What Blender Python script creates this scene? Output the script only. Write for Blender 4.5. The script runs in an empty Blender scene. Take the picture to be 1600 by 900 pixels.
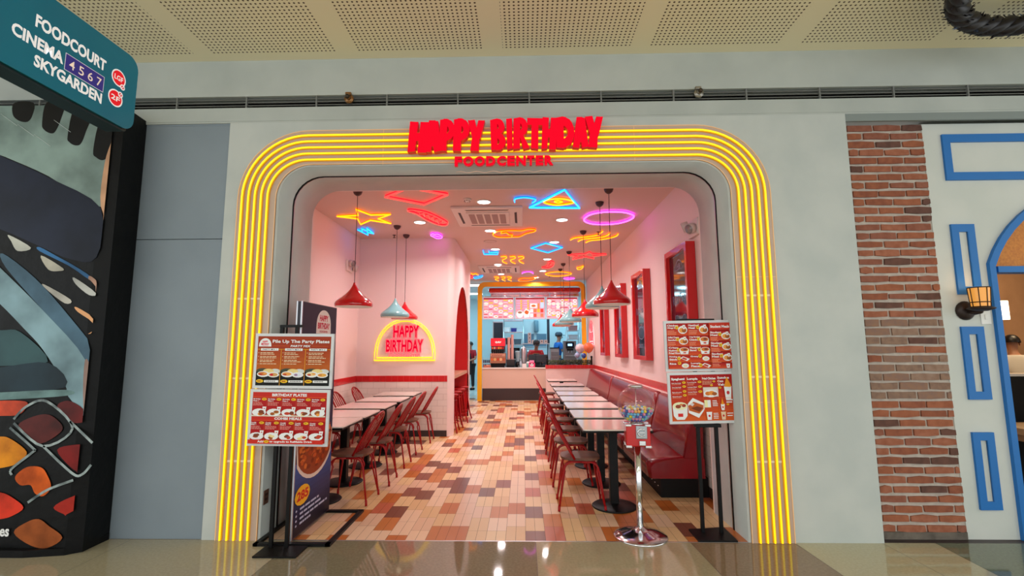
import bpy, bmesh, math, random
from mathutils import Vector, Matrix
random.seed(7)
PI = math.pi
scn = bpy.context.scene
COL = scn.collection
D = 3.92            # facade plane
# ------------------------------------------------------------------ camera
def make_camera():
    f, p, y, r = 749.557, 0.1207225, 0.0230148, -0.0042832
    fwd = Vector((-math.sin(y)*math.cos(p), math.cos(y)*math.cos(p), math.sin(p)))
    right0 = Vector((math.cos(y), math.sin(y), 0))
    up0 = right0.cross(fwd)
    right = math.cos(r)*right0 + math.sin(r)*up0
    up = -math.sin(r)*right0 + math.cos(r)*up0
    cd = bpy.data.cameras.new('camera'); cam = bpy.data.objects.new('camera', cd); COL.objects.link(cam)
    m = Matrix((right, up, -fwd)).transposed().to_4x4(); m.translation = (0, 0, 1.5)
    cam.matrix_world = m
    cd.sensor_width = 36; cd.lens = f/1600*36; cd.clip_end = 200; cd.clip_start = .02
    scn.camera = cam
make_camera()
# ------------------------------------------------------------------ world, exposure
w = bpy.data.worlds.new('world'); scn.world = w; w.use_nodes = True
bg = w.node_tree.nodes['Background']; bg.inputs[0].default_value = (.92, .98, 1.0, 1); bg.inputs[1].default_value = 1.6
vs = scn.view_settings
vs.view_transform = 'Standard'; vs.look = 'None'; vs.exposure = 0; vs.gamma = 1; vs.use_curve_mapping = False
scn.cycles.use_denoising = True
scn.cycles.max_bounces = 8
scn.cycles.sample_clamp_indirect = 6

def area(name, loc, size, power, col, rot=(0, 0, 0), shape='RECTANGLE', sy=None, spread=None):
    l = bpy.data.lights.new(name, 'AREA'); l.shape = shape; l.size = size
    if shape in ('RECTANGLE', 'ELLIPSE'): l.size_y = sy or size
    l.energy = power; l.color = col
    if spread: l.spread = spread
    o = bpy.data.objects.new(name, l); o.location = loc; o.rotation_euler = rot; COL.objects.link(o)
    return o
# unseen area lamps added behind the camera for gloss, restaurant kitchen lamps, neighbour's lamps
for k, x in enumerate((-3.2, 0, 3.2)):
    area('mall_fill_lamp', (x, -1.6, 3.98), 1.2, 40, (1, .99, .95), sy=.5)
for x, y in ((-1.9, 15.6), (0, 15.2), (1.2, 16.4), (-1.9, 17.6)):
    area('kitchen_lamp', (x, y, 3.36), 1.0, 32, (.42, .84, 1), sy=.5)
area('neighbour_lamp', (5.4, 6, 3.2), .8, 40, (1, .66, .34))
area('neighbour_lamp', (7.4, 6.6, 3.2), .8, 50, (1, .72, .42))

# ------------------------------------------------------------------ materials
def lin(c):
    c /= 255
    return c/12.92 if c <= .04045 else ((c+.055)/1.055)**2.4
def C(r, g, b, k=1.0):
    return tuple(min(.92, lin(v)*k) for v in (r, g, b))
MATS = {}
def mat(name, col=(.8, .8, .8), rough=.5, metal=0, emit=None, strength=0, coat=0, bump=None, spec=None):
    if name in MATS: return MATS[name]
    m = bpy.data.materials.new(name); m.use_nodes = True
    nt = m.node_tree; b = nt.nodes['Principled BSDF']
    b.inputs['Base Color'].default_value = (*col, 1); b.inputs['Roughness'].default_value = rough
    b.inputs['Metallic'].default_value = metal
    if coat: b.inputs['Coat Weight'].default_value = coat; b.inputs['Coat Roughness'].default_value = .06
    if spec is not None: b.inputs['Specular IOR Level'].default_value = spec
    if emit: b.inputs['Emission Color'].default_value = (*emit, 1); b.inputs['Emission Strength'].default_value = strength
    if bump:
        sc, st = bump
        n = nt.nodes.new('ShaderNodeTexNoise'); n.inputs['Scale'].default_value = sc; n.inputs['Detail'].default_value = 4
        bp = nt.nodes.new('ShaderNodeBump'); bp.inputs['Strength'].default_value = st; bp.inputs['Distance'].default_value = .02
        tc = nt.nodes.new('ShaderNodeTexCoord')
        nt.links.new(tc.outputs['Object'], n.inputs['Vector']); nt.links.new(n.outputs['Fac'], bp.inputs['Height']); nt.links.new(bp.outputs['Normal'], b.inputs['Normal'])
    MATS[name] = m
    return m
def mottle(name, c1, c2, scale, rough=.6, detail=5, coat=0, lo=.35, hi=.65, bump=0):
    """a paint / stone colour that wanders between two tones"""
    if name in MATS: return MATS[name]
    m = mat(name, c1, rough, coat=coat); nt = m.node_tree; b = nt.nodes['Principled BSDF']
    tc = nt.nodes.new('ShaderNodeTexCoord'); n = nt.nodes.new('ShaderNodeTexNoise'); n.inputs['Scale'].default_value = scale; n.inputs['Detail'].default_value = detail
    r = nt.nodes.new('ShaderNodeValToRGB'); r.color_ramp.elements[0].position = lo; r.color_ramp.elements[1].position = hi
    r.color_ramp.elements[0].color = (*c1, 1); r.color_ramp.elements[1].color = (*c2, 1)
    nt.links.new(tc.outputs['Object'], n.inputs['Vector']); nt.links.new(n.outputs['Fac'], r.inputs['Fac']); nt.links.new(r.outputs['Color'], b.inputs['Base Color'])
    if bump:
        bp = nt.nodes.new('ShaderNodeBump'); bp.inputs['Strength'].default_value = bump; bp.inputs['Distance'].default_value = .01
        nt.links.new(n.outputs['Fac'], bp.inputs['Height']); nt.links.new(bp.outputs['Normal'], b.inputs['Normal'])
    return m
def glow(name, col, strength, base=None, spec=None):
    return mat(name, base or tuple(min(.8, c) for c in col), .4, emit=col, strength=strength, spec=spec)
def pm(rgb, k=1.0, rough=.5, e=0):
    """printed ink by its 0-255 colour"""
    key = 'ink_%d_%d_%d_%g_%g_%g' % (*rgb, k, rough, e)
    c = C(*rgb, k)
    return mat(key, c, rough, emit=c if e else None, strength=e, spec=.2)
def glass_thin(name, tint=(1, 1, 1), rough=0.0):
    if name in MATS: return MATS[name]
    m = bpy.data.materials.new(name); m.use_nodes = True; nt = m.node_tree; nt.nodes.clear()
    o = nt.nodes.new('ShaderNodeOutputMaterial'); mx = nt.nodes.new('ShaderNodeMixShader'); lw = nt.nodes.new('ShaderNodeLayerWeight'); lw.inputs[0].default_value = .5
    pw = nt.nodes.new('ShaderNodeMath'); pw.operation = 'POWER'; pw.inputs[1].default_value = 3.5; nt.links.new(lw.outputs['Facing'], pw.inputs[0])
    f = nt.nodes.new('ShaderNodeMath'); f.operation = 'MULTIPLY_ADD'; f.inputs[1].default_value = .75; f.inputs[2].default_value = .05; nt.links.new(pw.outputs[0], f.inputs[0])
    t = nt.nodes.new('ShaderNodeBsdfTransparent'); t.inputs[0].default_value = (*tint, 1); g = nt.nodes.new('ShaderNodeBsdfGlossy'); g.inputs['Roughness'].default_value = rough
    nt.links.new(f.outputs[0], mx.inputs[0]); nt.links.new(t.outputs[0], mx.inputs[1]); nt.links.new(g.outputs[0], mx.inputs[2]); nt.links.new(mx.outputs[0], o.inputs[0])
    MATS[name] = m
    return m

# ------------------------------------------------------------------ mesh helpers
class MB:
    def __init__(s): s.v = []; s.f = []; s.mi = []; s.sm = []; s.mats = []
    def m(s, mt):
        if mt not in s.mats: s.mats.append(mt)
        return s.mats.index(mt)
    def face(s, pts, mt, smooth=False):
        b = len(s.v); s.v += [tuple(p) for p in pts]; s.f.append(tuple(range(b, b+len(pts)))); s.mi.append(s.m(mt)); s.sm.append(smooth)
        return s
    def raw(s, vs, fs, mt, smooth=False):
        b = len(s.v); i = s.m(mt); s.v += [tuple(p) for p in vs]
        for f in fs: s.f.append(tuple(b+k for k in f)); s.mi.append(i); s.sm.append(smooth)
        return s
    def box(s, a, b, mt, bev=0.0, M=None):
        (x0, y0, z0), (x1, y1, z1) = a, b
        x0, x1 = sorted((x0, x1)); y0, y1 = sorted((y0, y1)); z0, z1 = sorted((z0, z1))
        if bev > 0:
            bm = bmesh.new(); bmesh.ops.create_cube(bm, size=1)
            for v in bm.verts: v.co = Vector(((x0+x1)/2+v.co.x*(x1-x0), (y0+y1)/2+v.co.y*(y1-y0), (z0+z1)/2+v.co.z*(z1-z0)))
            bmesh.ops.bevel(bm, geom=bm.edges[:], offset=min(bev, .49*min(x1-x0, y1-y0, z1-z0)), segments=3, affect='EDGES', profile=.5)
            bm.verts.index_update()
            vs = [v.co.copy() for v in bm.verts]; fs = [[v.index for v in f.verts] for f in bm.faces]; bm.free()
        else:
            vs = [Vector((x, y, z)) for z in (z0, z1) for y in (y0, y1) for x in (x0, x1)]
            fs = [(0, 2, 3, 1), (4, 5, 7, 6), (0, 1, 5, 4), (2, 6, 7, 3), (0, 4, 6, 2), (1, 3, 7, 5)]
        if M: vs = [M @ v for v in vs]
        return s.raw(vs, fs, mt, False)
    def tube(s, pts, r, mt, n=8, closed=False, caps=True, r2=None, smooth=True):
        pts = [Vector(p) for p in pts]; N = len(pts); rings = []
        t0 = None; up = None
        for i, p in enumerate(pts):
            if closed: a, c = pts[i-1], pts[(i+1) % N]
            else: a, c = pts[max(i-1, 0)], pts[min(i+1, N-1)]
            t = (c-a); t = t.normalized() if t.length > 1e-9 else Vector((0, 0, 1))
            if up is None:
                up = Vector((0, 0, 1)) if abs(t.z) < .9 else Vector((1, 0, 0))
            x = up - t*up.dot(t)
            if x.length < 1e-4: x = t.orthogonal()
            x.normalize(); up = x; y = t.cross(x)
            # keep the width through bends
            k = 1.0
            if (closed or 0 < i < N-1):
                d1 = (p-a); d2 = (c-p)
                if d1.length > 1e-9 and d2.length > 1e-9:
                    k = 1/max(.5, math.cos(d1.angle(d2, 0)/2))
            rr = (r if r2 is None else r+(r2-r)*i/max(1, N-1))*min(k, 1.35)
            rings.append([p+(x*math.cos(2*PI*j/n)+y*math.sin(2*PI*j/n))*rr for j in range(n)])
        vs = [v for rg in rings for v in rg]; fs = []
        for i in range(N if closed else N-1):
            a = i*n; b = ((i+1) % N)*n
            for j in range(n): fs.append((a+j, a+(j+1) % n, b+(j+1) % n, b+j))
        if caps and not closed: fs += [tuple(reversed(range(n))), tuple(range((N-1)*n, N*n))]
        return s.raw(vs, fs, mt, smooth)
    def cyl(s, a, b, r, mt, n=16, r2=None): return s.tube([a, b], r, mt, n, r2=r if r2 is None else r2)
    def lathe(s, prof, c, mt, n=24, smooth=True, sx=1, sy=1):
        cx, cy, cz = c; vs = []; fs = []
        for r, z in prof:
            for j in range(n): vs.append((cx+r*sx*math.cos(2*PI*j/n), cy+r*sy*math.sin(2*PI*j/n), cz+z))
        for i in range(len(prof)-1):
            for j in range(n): fs.append((i*n+j, i*n+(j+1) % n, (i+1)*n+(j+1) % n, (i+1)*n+j))
        return s.raw(vs, fs, mt, smooth)
    def disc(s, c, r, mt, n=24, ax='z', rx=None):
        c = Vector(c); u, v = {'z': ((1, 0, 0), (0, 1, 0)), 'y': ((1, 0, 0), (0, 0, 1)), 'x': ((0, 1, 0), (0, 0, 1))}[ax]
        u = Vector(u); v = Vector(v)
        return s.face([c+u*(rx or r)*math.cos(2*PI*j/n)+v*r*math.sin(2*PI*j/n) for j in range(n)], mt)
    def ball(s, c, r, mt, n=16, k=10, sc=(1, 1, 1)):
        prof = [(max(1e-4, math.sin(PI*i/k))*r, -math.cos(PI*i/k)*r*sc[2]) for i in range(k+1)]
        return s.lathe(prof, c, mt, n, sx=sc[0], sy=sc[1])
    def prism(s, poly, fn, d0, d1, mt, side=None):
        """extrude a 2-D outline; fn(u, v, d) -> point"""
        A = [fn(u, v, d0) for u, v in poly]; B = [fn(u, v, d1) for u, v in poly]; n = len(poly)
        s.face(A, mt); s.face(list(reversed(B)), side or mt)
        for i in range(n): s.face([A[i], B[i], B[(i+1) % n], A[(i+1) % n]], side or mt)
        return s
    def ring(s, outer, inner, fn, d0, d1, mt, mi=None, closed=False, back=True):
        """wall between two outlines with the same number of points"""
        n = len(outer); rng = range(n if closed else n-1)
        for i in rng:
            j = (i+1) % n
            o0, o1, i0, i1 = outer[i], outer[j], inner[i], inner[j]
            s.face([fn(*o0, d0), fn(*o1, d0), fn(*i1, d0), fn(*i0, d0)], mt)
            if back: s.face([fn(*o0, d1), fn(*i0, d1), fn(*i1, d1), fn(*o1, d1)], mt)
            s.face([fn(*i0, d0), fn(*i1, d0), fn(*i1, d1), fn(*i0, d1)], mi or mt, True)
            s.face([fn(*o0, d0), fn(*o0, d1), fn(*o1, d1), fn(*o1, d0)], mt)
        return s
    def build(s, name, parent=None, weld=True):
        me = bpy.data.meshes.new(name); me.from_pydata(s.v, [], s.f)
        for mt in s.mats: me.materials.append(mt)
        me.polygons.foreach_set('material_index', s.mi); me.polygons.foreach_set('use_smooth', s.sm)
        bm = bmesh.new(); bm.from_mesh(me)
        if weld: bmesh.ops.remove_doubles(bm, verts=bm.verts, dist=2e-5)
        bmesh.ops.recalc_face_normals(bm, faces=bm.faces)
        bm.to_mesh(me); bm.free(); me.update()
        o = bpy.data.objects.new(name, me); COL.objects.link(o)
        if parent: o.parent = parent
        return o
def thing(name, label, cat, loc=(0, 0, 0), rotz=0, group=None):
    o = bpy.data.objects.new(name, None); COL.objects.link(o); o.location = loc; o.rotation_euler = (0, 0, rotz); o.empty_display_size = .1
    o['label'] = label; o['category'] = cat
    if group: o['group'] = group
    return o
def tag(o, label, cat, group=None, kind=None):
    o['label'] = label; o['category'] = cat
    if group: o['group'] = group
    if kind: o['kind'] = kind
    return o
def struct(o, label=None):
    o['kind'] = 'structure'
    if label: o['label'] = label
    return o
def kids(o): return list(o.children)
def dup(root, loc=None, rotz=None, label=None, group=None):
    r = root.copy(); COL.objects.link(r)
    if loc is not None: r.location = loc
    if rotz is not None: r.rotation_euler = (0, 0, rotz)
    if label: r['label'] = label
    if group: r['group'] = group
    for ch in kids(root):
        c = ch.copy(); COL.objects.link(c); c.parent = r
        for g in kids(ch):
            d = g.copy(); COL.objects.link(d); d.parent = c
    return r
XZ = lambda x, z, y: (x, y, z)          # outline in a wall that faces the viewer
YZ = lambda y, z, x: (x, y, z)          # outline in a side wall
# --- lettering
TG = {}
def text_geo(s, bold=0.0, tubes=0.0):
    key = (s, bold, tubes)
    if key in TG: return TG[key]
    cu = bpy.data.curves.new('t', 'FONT'); cu.body = s; cu.size = 1; cu.offset = bold; cu.resolution_u = 3
    if tubes: cu.fill_mode = 'NONE'; cu.bevel_depth = tubes; cu.bevel_resolution = 1
    else: cu.fill_mode = 'FRONT'
    o = bpy.data.objects.new('t', cu); COL.objects.link(o)
    me = o.to_mesh(); vs = [v.co.copy() for v in me.vertices]; fs = [tuple(p.vertices) for p in me.polygons]
    o.to_mesh_clear(); bpy.data.objects.remove(o); bpy.data.curves.remove(cu)
    x0 = min(v.x for v in vs); x1 = max(v.x for v in vs); y0 = min(v.y for v in vs); y1 = max(v.y for v in vs)
    TG[key] = ([((v.x-x0)/(x1-x0), (v.y-y0)/(y1-y0), v.z) for v in vs], fs, (x1-x0)/(y1-y0))
    return TG[key]
class Print:
    """flat printed artwork on a board: u right, v down (0..1), layers stacked outwards by fractions of a millimetre"""
    def __init__(s, o, U, V, N, W, H, k=1.0, e=0, rough=.45):
        s.o = Vector(o); s.U = Vector(U); s.V = Vector(V); s.N = Vector(N); s.W = W; s.H = H; s.mb = MB(); s.k = k; s.e = e; s.rough = rough; s.l = 0
    def p(s, u, v): return s.o+s.U*(u*s.W)+s.V*((1-v)*s.H)+s.N*(.0004+.00022*s.l)
    def mt(s, c): return pm(c, s.k, s.rough, s.e)
    def poly(s, pts, c, up=True):
        if up: s.l += 1
        s.mb.face([s.p(u, v) for u, v in pts], s.mt(c)); return s
    def rect(s, u0, v0, u1, v1, c, up=True): return s.poly([(u0, v0), (u1, v0), (u1, v1), (u0, v1)], c, up)
    def ell(s, u, v, ru, rv, c, n=14, up=True, a0=0, a1=2*PI):
        return s.poly([(u+ru*math.cos(a0+(a1-a0)*i/n), v+rv*math.sin(a0+(a1-a0)*i/n)) for i in range(n+(a1-a0 < 6))], c, up)
    def text(s, u0, v0, u1, v1, t, c, bold=.02, shear=0, slope=0, up=True):
        if up: s.l += 1
        vs, fs, _ = text_geo(t, bold)
        pts = []
        for x, y, z in vs:
            uu = u0+(u1-u0)*(x+shear*y); pts.append(s.p(uu, v1-(v1-v0)*y+slope*(uu-u0)))
        s.mb.raw(pts, fs, s.mt(c)); return s
    def lines(s, u0, v0, u1, n, dv, h, c):
        s.l += 1
        for i in range(n):
            L = u1-(u1-u0)*(.05+.35*random.random()); a = u0
            while a < L:
                b = min(L, a+(u1-u0)*random.uniform(.1, .22)); s.mb.face([s.p(a, v0+dv*i), s.p(b, v0+dv*i), s.p(b, v0+dv*i+h), s.p(a, v0+dv*i+h)], s.mt(c)); a = b+(u1-u0)*.025
        return s
    def build(s, name, parent): return s.mb.build(name, parent, weld=False)
# --- hand-cut letters for the big sign: thick wedge strokes in a unit box
def bowl(cx, cy, ro, ri, a0, a1, n=9, sy=1.0, ky=None):
    ky = ky or ri
    return [(cx+ro*math.cos(a0+(a1-a0)*i/n), cy+sy*ro*math.sin(a0+(a1-a0)*i/n)) for i in range(n+1)]
def arcband(cx, cy, rx, ry, tx, ty, a0, a1, n=10):
    o = [(cx+rx*math.cos(a0+(a1-a0)*i/n), cy+ry*math.sin(a0+(a1-a0)*i/n)) for i in range(n+1)]
    i_ = [(cx+(rx-tx)*math.cos(a0+(a1-a0)*i/n), cy+(ry-ty)*math.sin(a0+(a1-a0)*i/n)) for i in range(n+1)]
    return [[o[k], o[k+1], i_[k+1], i_[k]] for k in range(n)]
GLY = {
 'H': [[(.10, 1), (.46, .98), (.32, .02), (0, 0)][0:4], [(.64, .98), (1, .97), (.88, -.03), (.50, -.02)], [(.3, .62), (.8, .62), (.8, .36), (.3, .36)]],
 'A': [[(.30, 1), (.62, 1), (.38, 0), (0, .02)], [(.40, 1), (.78, .97), (1, .04), (.62, 0)], [(.2, .42), (.8, .42), (.8, .18), (.2, .18)]],
 'P': [[(.08, .97), (.5, 1), (.44, 0), (.02, .02)]]+arcband(.42, .66, .56, .34, .32, .2, -PI/2, PI/2)+[[(.3, 1), (.5, 1), (.5, .8), (.3, .8)], [(.3, .55), (.5, .52), (.5, .32), (.3, .32)]],
 'Y': [[(0, .98), (.38, 1), (.62, .46), (.28, .42)], [(.66, .98), (1, .97), (.72, .40), (.36, .40)], [(.30, .55), (.68, .55), (.62, 0), (.16, .02)]],
 'B': [[(.02, .95), (.42, 1), (.46, .0), (.10, .0)]]+arcband(.42, .74, .5, .26, .34, .15, -PI/2, PI/2, 8)+arcband(.42, .26, .58, .28, .36, .16, -PI/2, PI/2, 8),
 'I': [[(0, .98), (.9, 1), (1, .03), (.16, 0)]],
 'R': [[(.04, .96), (.42, 1), (.38, .02), (.0, 0)]]+arcband(.4, .7, .5, .3, .32, .17, -PI/2, PI/2, 8)+[[(.36, .52), (.62, .46), (1, .04), (.66, 0)]],
 'T': [[(0, .99), (1, .97), (1, .76), (0, .78)], [(.30, .9), (.70, .9), (.66, 0), (.24, .02)]],
 'D': [[(.04, .96), (.4, 1), (.42, 0), (.06, .02)]]+arcband(.36, .5, .64, .5, .3, .27, -PI/2, PI/2, 10),
}
def fatten(q, d=.03):
    cx = sum(p[0] for p in q)/len(q); cy = sum(p[1] for p in q)/len(q)
    return [(x+(d if x > cx else -d), y+(d*.28 if y > cy else -d*.28)) for x, y in q]
def glyph_mesh(ch, x0, x1, z0, z1, ylo, yhi, front, side, mb=None):
    mb = mb or MB()
    for q in GLY[ch]:
        q = fatten(q)
        mb.prism([(x0+(x1-x0)*u, z0+(z1-z0)*v) for u, v in q], XZ, ylo, yhi, front, side)
    return mb
# ================================================================== STRUCTURE
M_WALL = mottle('mall_paint', C(191, 197, 194), C(201, 205, 201), 3, .75)
M_WALLU = mottle('fascia_paint', C(178, 184, 180), C(190, 195, 190), 2, .8)
M_GREY = mottle('grey_panel', C(130, 142, 152), C(138, 150, 160), 1.5, .55)
M_IN = mat('store_paint_neon_tint', C(240, 217, 213), .6)  # whitish walls, with the pink neon light tinted into their colour
M_INC = mat('store_ceiling_neon_tint', C(222, 194, 186), .7)  # ceiling colour also carries the pink cast of the neon light
M_RED = mat('red_gloss', C(205, 8, 14), .25, coat=.4)
M_REDW = mat('red_niche_paint', C(200, 4, 10), .5)
M_BLACK = mat('black_matt', C(14, 13, 14), .55, spec=.2)
M_BLKG = mat('black_satin', C(14, 13, 14), .42, spec=.22)
M_DARK = mat('dark_base', C(58, 45, 45), .45)
M_WHITE = mat('white_plastic', C(238, 236, 232), .4)
M_CHROME = mat('chrome', (.75, .75, .77), .12, 1)
M_STEEL = mat('brushed_steel', (.55, .56, .58), .32, 1)
M_YEL = mat('yellow_paint', C(246, 186, 12), .35)
M_BLUE = mat('blue_paint', C(22, 112, 190), .5)

def rounded(xl, xr, zt, r, n=8, z0=0.0):
    a = [(xl, z0)]
    a += [(xl+r-r*math.cos(PI/2*i/n), zt-r+r*math.sin(PI/2*i/n)) for i in range(n+1)]
    a += [(xr-r+r*math.sin(PI/2*i/n), zt-r+r*math.cos(PI/2*i/n)) for i in range(n+1)]
    return a+[(xr, z0)]
def squared(xl, xr, zt, r, X0, X1, Z1, n=8, z0=0.0):
    """the points of rounded() pushed out to a rectangle"""
    a = [(X0, z0)]
    for i in range(n+1):
        a.append((X0, zt-r+(Z1-zt+r)*i/(n/2)) if i <= n/2 else (X0+(xl+r-X0)*(i-n/2)/(n/2), Z1))
    for i in range(n+1):
        a.append((xr-r+(X1-xr+r)*i/(n/2), Z1) if i <= n/2 else (X1, Z1+(zt-r-Z1)*(i-n/2)/(n/2)))
    return a+[(X1, z0)]
XL, XR, ZT, RC = -2.075, 1.715, 3.04, .27
Y_IN = 4.58
# --- shop front block with the round-cornered opening
struct(MB().ring(squared(XL, XR, ZT, RC, -2.54, 2.735, 3.44), rounded(XL, XR, ZT, RC), XZ, D, Y_IN, M_WALL).build('wall_front'))
mb = MB()
mb.ring(rounded(XL-.004, XR+.004, ZT+.004, RC), rounded(XL+.005, XR-.005, ZT-.005, RC), XZ, 4.165, 4.185, M_BLACK)
mb.ring(rounded(XL-.004, XR+.004, ZT+.004, RC), rounded(XL+.003, XR-.003, ZT-.003, RC), XZ, 4.187, 4.20, M_STEEL)
struct(mb.build('trim_1'))
mb = MB()
mb.box((-8, D, 3.44), (9.5, D+.9, 3.58), M_WALLU).box((-8, D, 3.685), (9.5, D+.9, 4.03), M_WALLU).box((-8, D+.12, 3.57), (9.5, D+.9, 3.69), mat('slot_dark', C(6, 6, 6), .9, spec=0))
mb.box((-8, D-.004, 3.455), (9.5, D, 3.46), M_WALLU)
struct(mb.build('wall_fascia'))
struct(MB().box((2.735, D-.001, 3.375), (9.5, D+.02, 3.44), mat('soffit_shade_grey', C(136, 145, 143), .7)).build('trim_2'))  # shade of the soffit over the recess, painted as a grey strip
mb = MB(); mb.box((-8, D+.015, 0), (-2.54, D+.2, 2.412), M_GREY).box((-8, D+.015, 2.418), (-2.54, D+.2, 3.44), M_GREY).box((-8, D+.05, 2.41), (-2.54, D+.2, 2.42), M_BLACK)
mb.box((-8, D+.012, 3.425), (-2.54, D+.02, 3.44), M_GREY)
struct(mb.build('wall_left_panel'))
# --- air slot along the fascia
t = thing('air_vent', 'long black linear air slot with thin metal bars across the fascia', 'vent', (0, D, 3.63))
mv = mat('vent_metal', C(120, 122, 120), .5)
for k in range(3): MB().box((-8, .012, -.027+.027*k), (9, .025, -.0215+.027*k), mv).build('slat', t)
for k in range(-12, 14):
    MB().box((k*.62+.06, .004, -.05), (k*.62+.072, .02, .055), mv).build('divider', t)
for x, lab in ((-1.499, 'round brass sprinkler cover on the air slot over the neon arch'), (1.513, 'round silver sprinkler cover on the air slot at the sign\'s banquette side')):
    br = mat('brass' if x < 0 else 'nickel', C(150, 110, 70) if x < 0 else C(165, 160, 150), .35, .8)
    t = thing('sprinkler', lab, 'sprinkler', (x, D-.002, 3.64), 0)
    MB().tube([(0, 0, 0), (0, -.02, 0)], .04, br, 20).build('cover_plate', t)
    MB().tube([(0, -.02, 0), (0, -.05, 0)], .018, br, 12).ball((0, -.055, 0), .02, mat('nozzle', C(70, 60, 50), .3, .8), 10, 6).build('nozzle', t)
    MB().box((-.03, -.03, .03), (.02, -.005, .055), br, .004).build('clip', t)
# --- brick pier
M_MORT = mottle('mortar', C(178, 166, 156), C(200, 188, 176), 14, .9)
bricks = [mottle('brick_%d' % k, C(*c), C(*d), 18, .85, bump=.3) for k, (c, d) in enumerate([((150, 86, 60), (168, 104, 78)), ((156, 90, 62), (134, 74, 52)), ((136, 78, 58), (152, 94, 74)), ((166, 98, 68), (148, 84, 56)), ((92, 60, 50), (110, 72, 60))])]
dull = [mottle('brick_dull_%d' % k, C(*c), C(*d), 20, .9, bump=.3) for k, (c, d) in enumerate([((140, 108, 90), (158, 128, 110)), ((128, 100, 86), (150, 118, 98)), ((150, 112, 90), (136, 106, 94))])]
mb = MB(); BX0, BX1, BY = 2.79, 3.425, D+.085
mb.box((BX0, BY, 0), (BX1, BY+.08, 3.375), M_MORT)
zz = .055; row = 0
while zz < 3.35:
    h = .052; x = BX0-(.0 if row % 2 else .115)*random.uniform(.8, 1.1)
    gz = 1.02 < zz < 1.72
    while x < BX1:
        L = random.uniform(.19, .225); a = max(x, BX0+.003); b = min(x+L, BX1-.003)
        if b-a > .03:
            j = lambda s=.006: random.uniform(-s, s)
            mt = random.choice(dull) if gz and random.random() < .85 else (random.choice(bricks[:4]) if random.random() < .87 else bricks[4])
            g = .0 if gz else random.uniform(0, .006)
            P = [(a+j(.004), zz+g+j(.003)), ((a+b)/2, zz+j(.004)), (b+j(.004), zz+g+j(.003)), (b+j(.003), zz+h-g+j(.003)), ((a+b)/2, zz+h+j(.005)), (a+j(.003), zz+h-g+j(.003))]
            mb.prism(P, XZ, BY-.012+j(.003), BY+.01, mt)
        x += L+.017
    zz += .0725; row += 1
mb.box((BX0, BY-.012, 0), (BX1, BY, .055), mottle('pier_base', C(92, 84, 76), C(120, 110, 100), 10, .9))
struct(mb.build('wall_brick_pier'))
# --- neighbour's white wall with its blue mouldings and arched doorway
CXA, CZA, RA = 4.812, 1.75, 1.069
def arch(off, zs):
    r = RA-off; a0 = math.atan2(zs-CZA, -math.sqrt(max(0, r*r-(zs-CZA)**2)))
    x0 = CXA-math.sqrt(r*r-(zs-CZA)**2)
    a1 = PI-a0
    return [(x0, 0)]+[(CXA+r*math.cos(a0+(a1-a0)*i/20), CZA+r*math.sin(a0+(a1-a0)*i/20)) for i in range(21)]+[(2*CXA-x0, 0)]
ao = arch(0, 2.16); ai = arch(.054, 2.135)
YR = D+.08
outer = [(BX1, 0)]+[(BX1+(9.4-BX1)*max(0, min(1, (i-3)/14)), 3.376) if 3 <= i <= 17 else (BX1 if i < 3 else 9.4, 2.16+(3.376-2.16)*(i/3 if i < 3 else (20-i)/3)) for i in range(21)]+[(9.4, 0)]
struct(MB().ring(outer, ao, XZ, YR, YR+.12, mottle('neighbour_white', C(206, 210, 204), C(214, 216, 210), 3, .7)).build('wall_right_front'))
mb = MB(); mb.ring(ao, ai, XZ, YR-.03, YR+.13, M_BLUE); mb.box((3.9, YR-.02, 2.085), (5.8, YR+.1, 2.135), M_BLUE)
struct(mb.build('door_1'), 'blue painted arched door frame of the neighbouring restaurant')
mb = MB(); tp = [p for p in ai if p[1] > 2.1]; mb.prism(tp+[(tp[-1][0], 2.13), (tp[0][0], 2.13)], XZ, YR+.04, YR+.06, mottle('transom_board', C(196, 112, 22), C(214, 132, 34), 60, .5))
struct(mb.build('trim_3'), 'orange transom board in the head of the blue arch')
def moulding(k, x0, x1, z0, z1, b, lab):
    mb = MB(); mb.ring([(x0, z0), (x0, z1), (x1, z1), (x1, z0)], [(x0+b, z0+b*1.1), (x0+b, z1-b*1.1), (x1-b, z1-b*1.1), (x1-b, z0+b*1.1)], XZ, YR-.018, YR, M_BLUE, closed=True)
    struct(mb.build('trim_%d' % k), lab)
moulding(4, 3.575, 4.7, 2.872, 3.275, .062, 'blue rectangular moulding high on the white wall')
moulding(5, 3.563, 3.752, 1.905, 2.492, .058, 'upper of the tall narrow blue mouldings, above the lantern')
moulding(6, 3.550, 3.728, 1.062, 1.642, .056, 'tall narrow blue moulding just below the lantern')
moulding(7, 3.540, 3.707, .222, .808, .056, 'lowest of the tall narrow blue mouldings')
# neighbour's room
mb = MB(); nb = mottle('neighbour_wall', C(150, 112, 80), C(170, 130, 96), 2, .7)
mb.box((3.6, 8.0, 0), (10.5, 8.1, 3.3), nb).box((10.4, YR+.12, 0), (10.5, 8, 3.3), nb).box((3.5, YR+.12, 0), (3.6, 8, 3.3), nb)
struct(mb.build('wall_neighbour'))
struct(MB().box((3.5, YR+.12, 3.3), (10.5, 8.1, 3.4), mottle('neighbour_beams', C(70, 52, 40), C(96, 74, 58), 5, .7)).build('ceiling_neighbour'))
struct(MB().box((3.5, YR+.12, -.05), (10.5, 8.1, -.002), mat('neighbour_floor_tile', C(120, 110, 100), .4)).build('floor_neighbour'))
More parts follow.
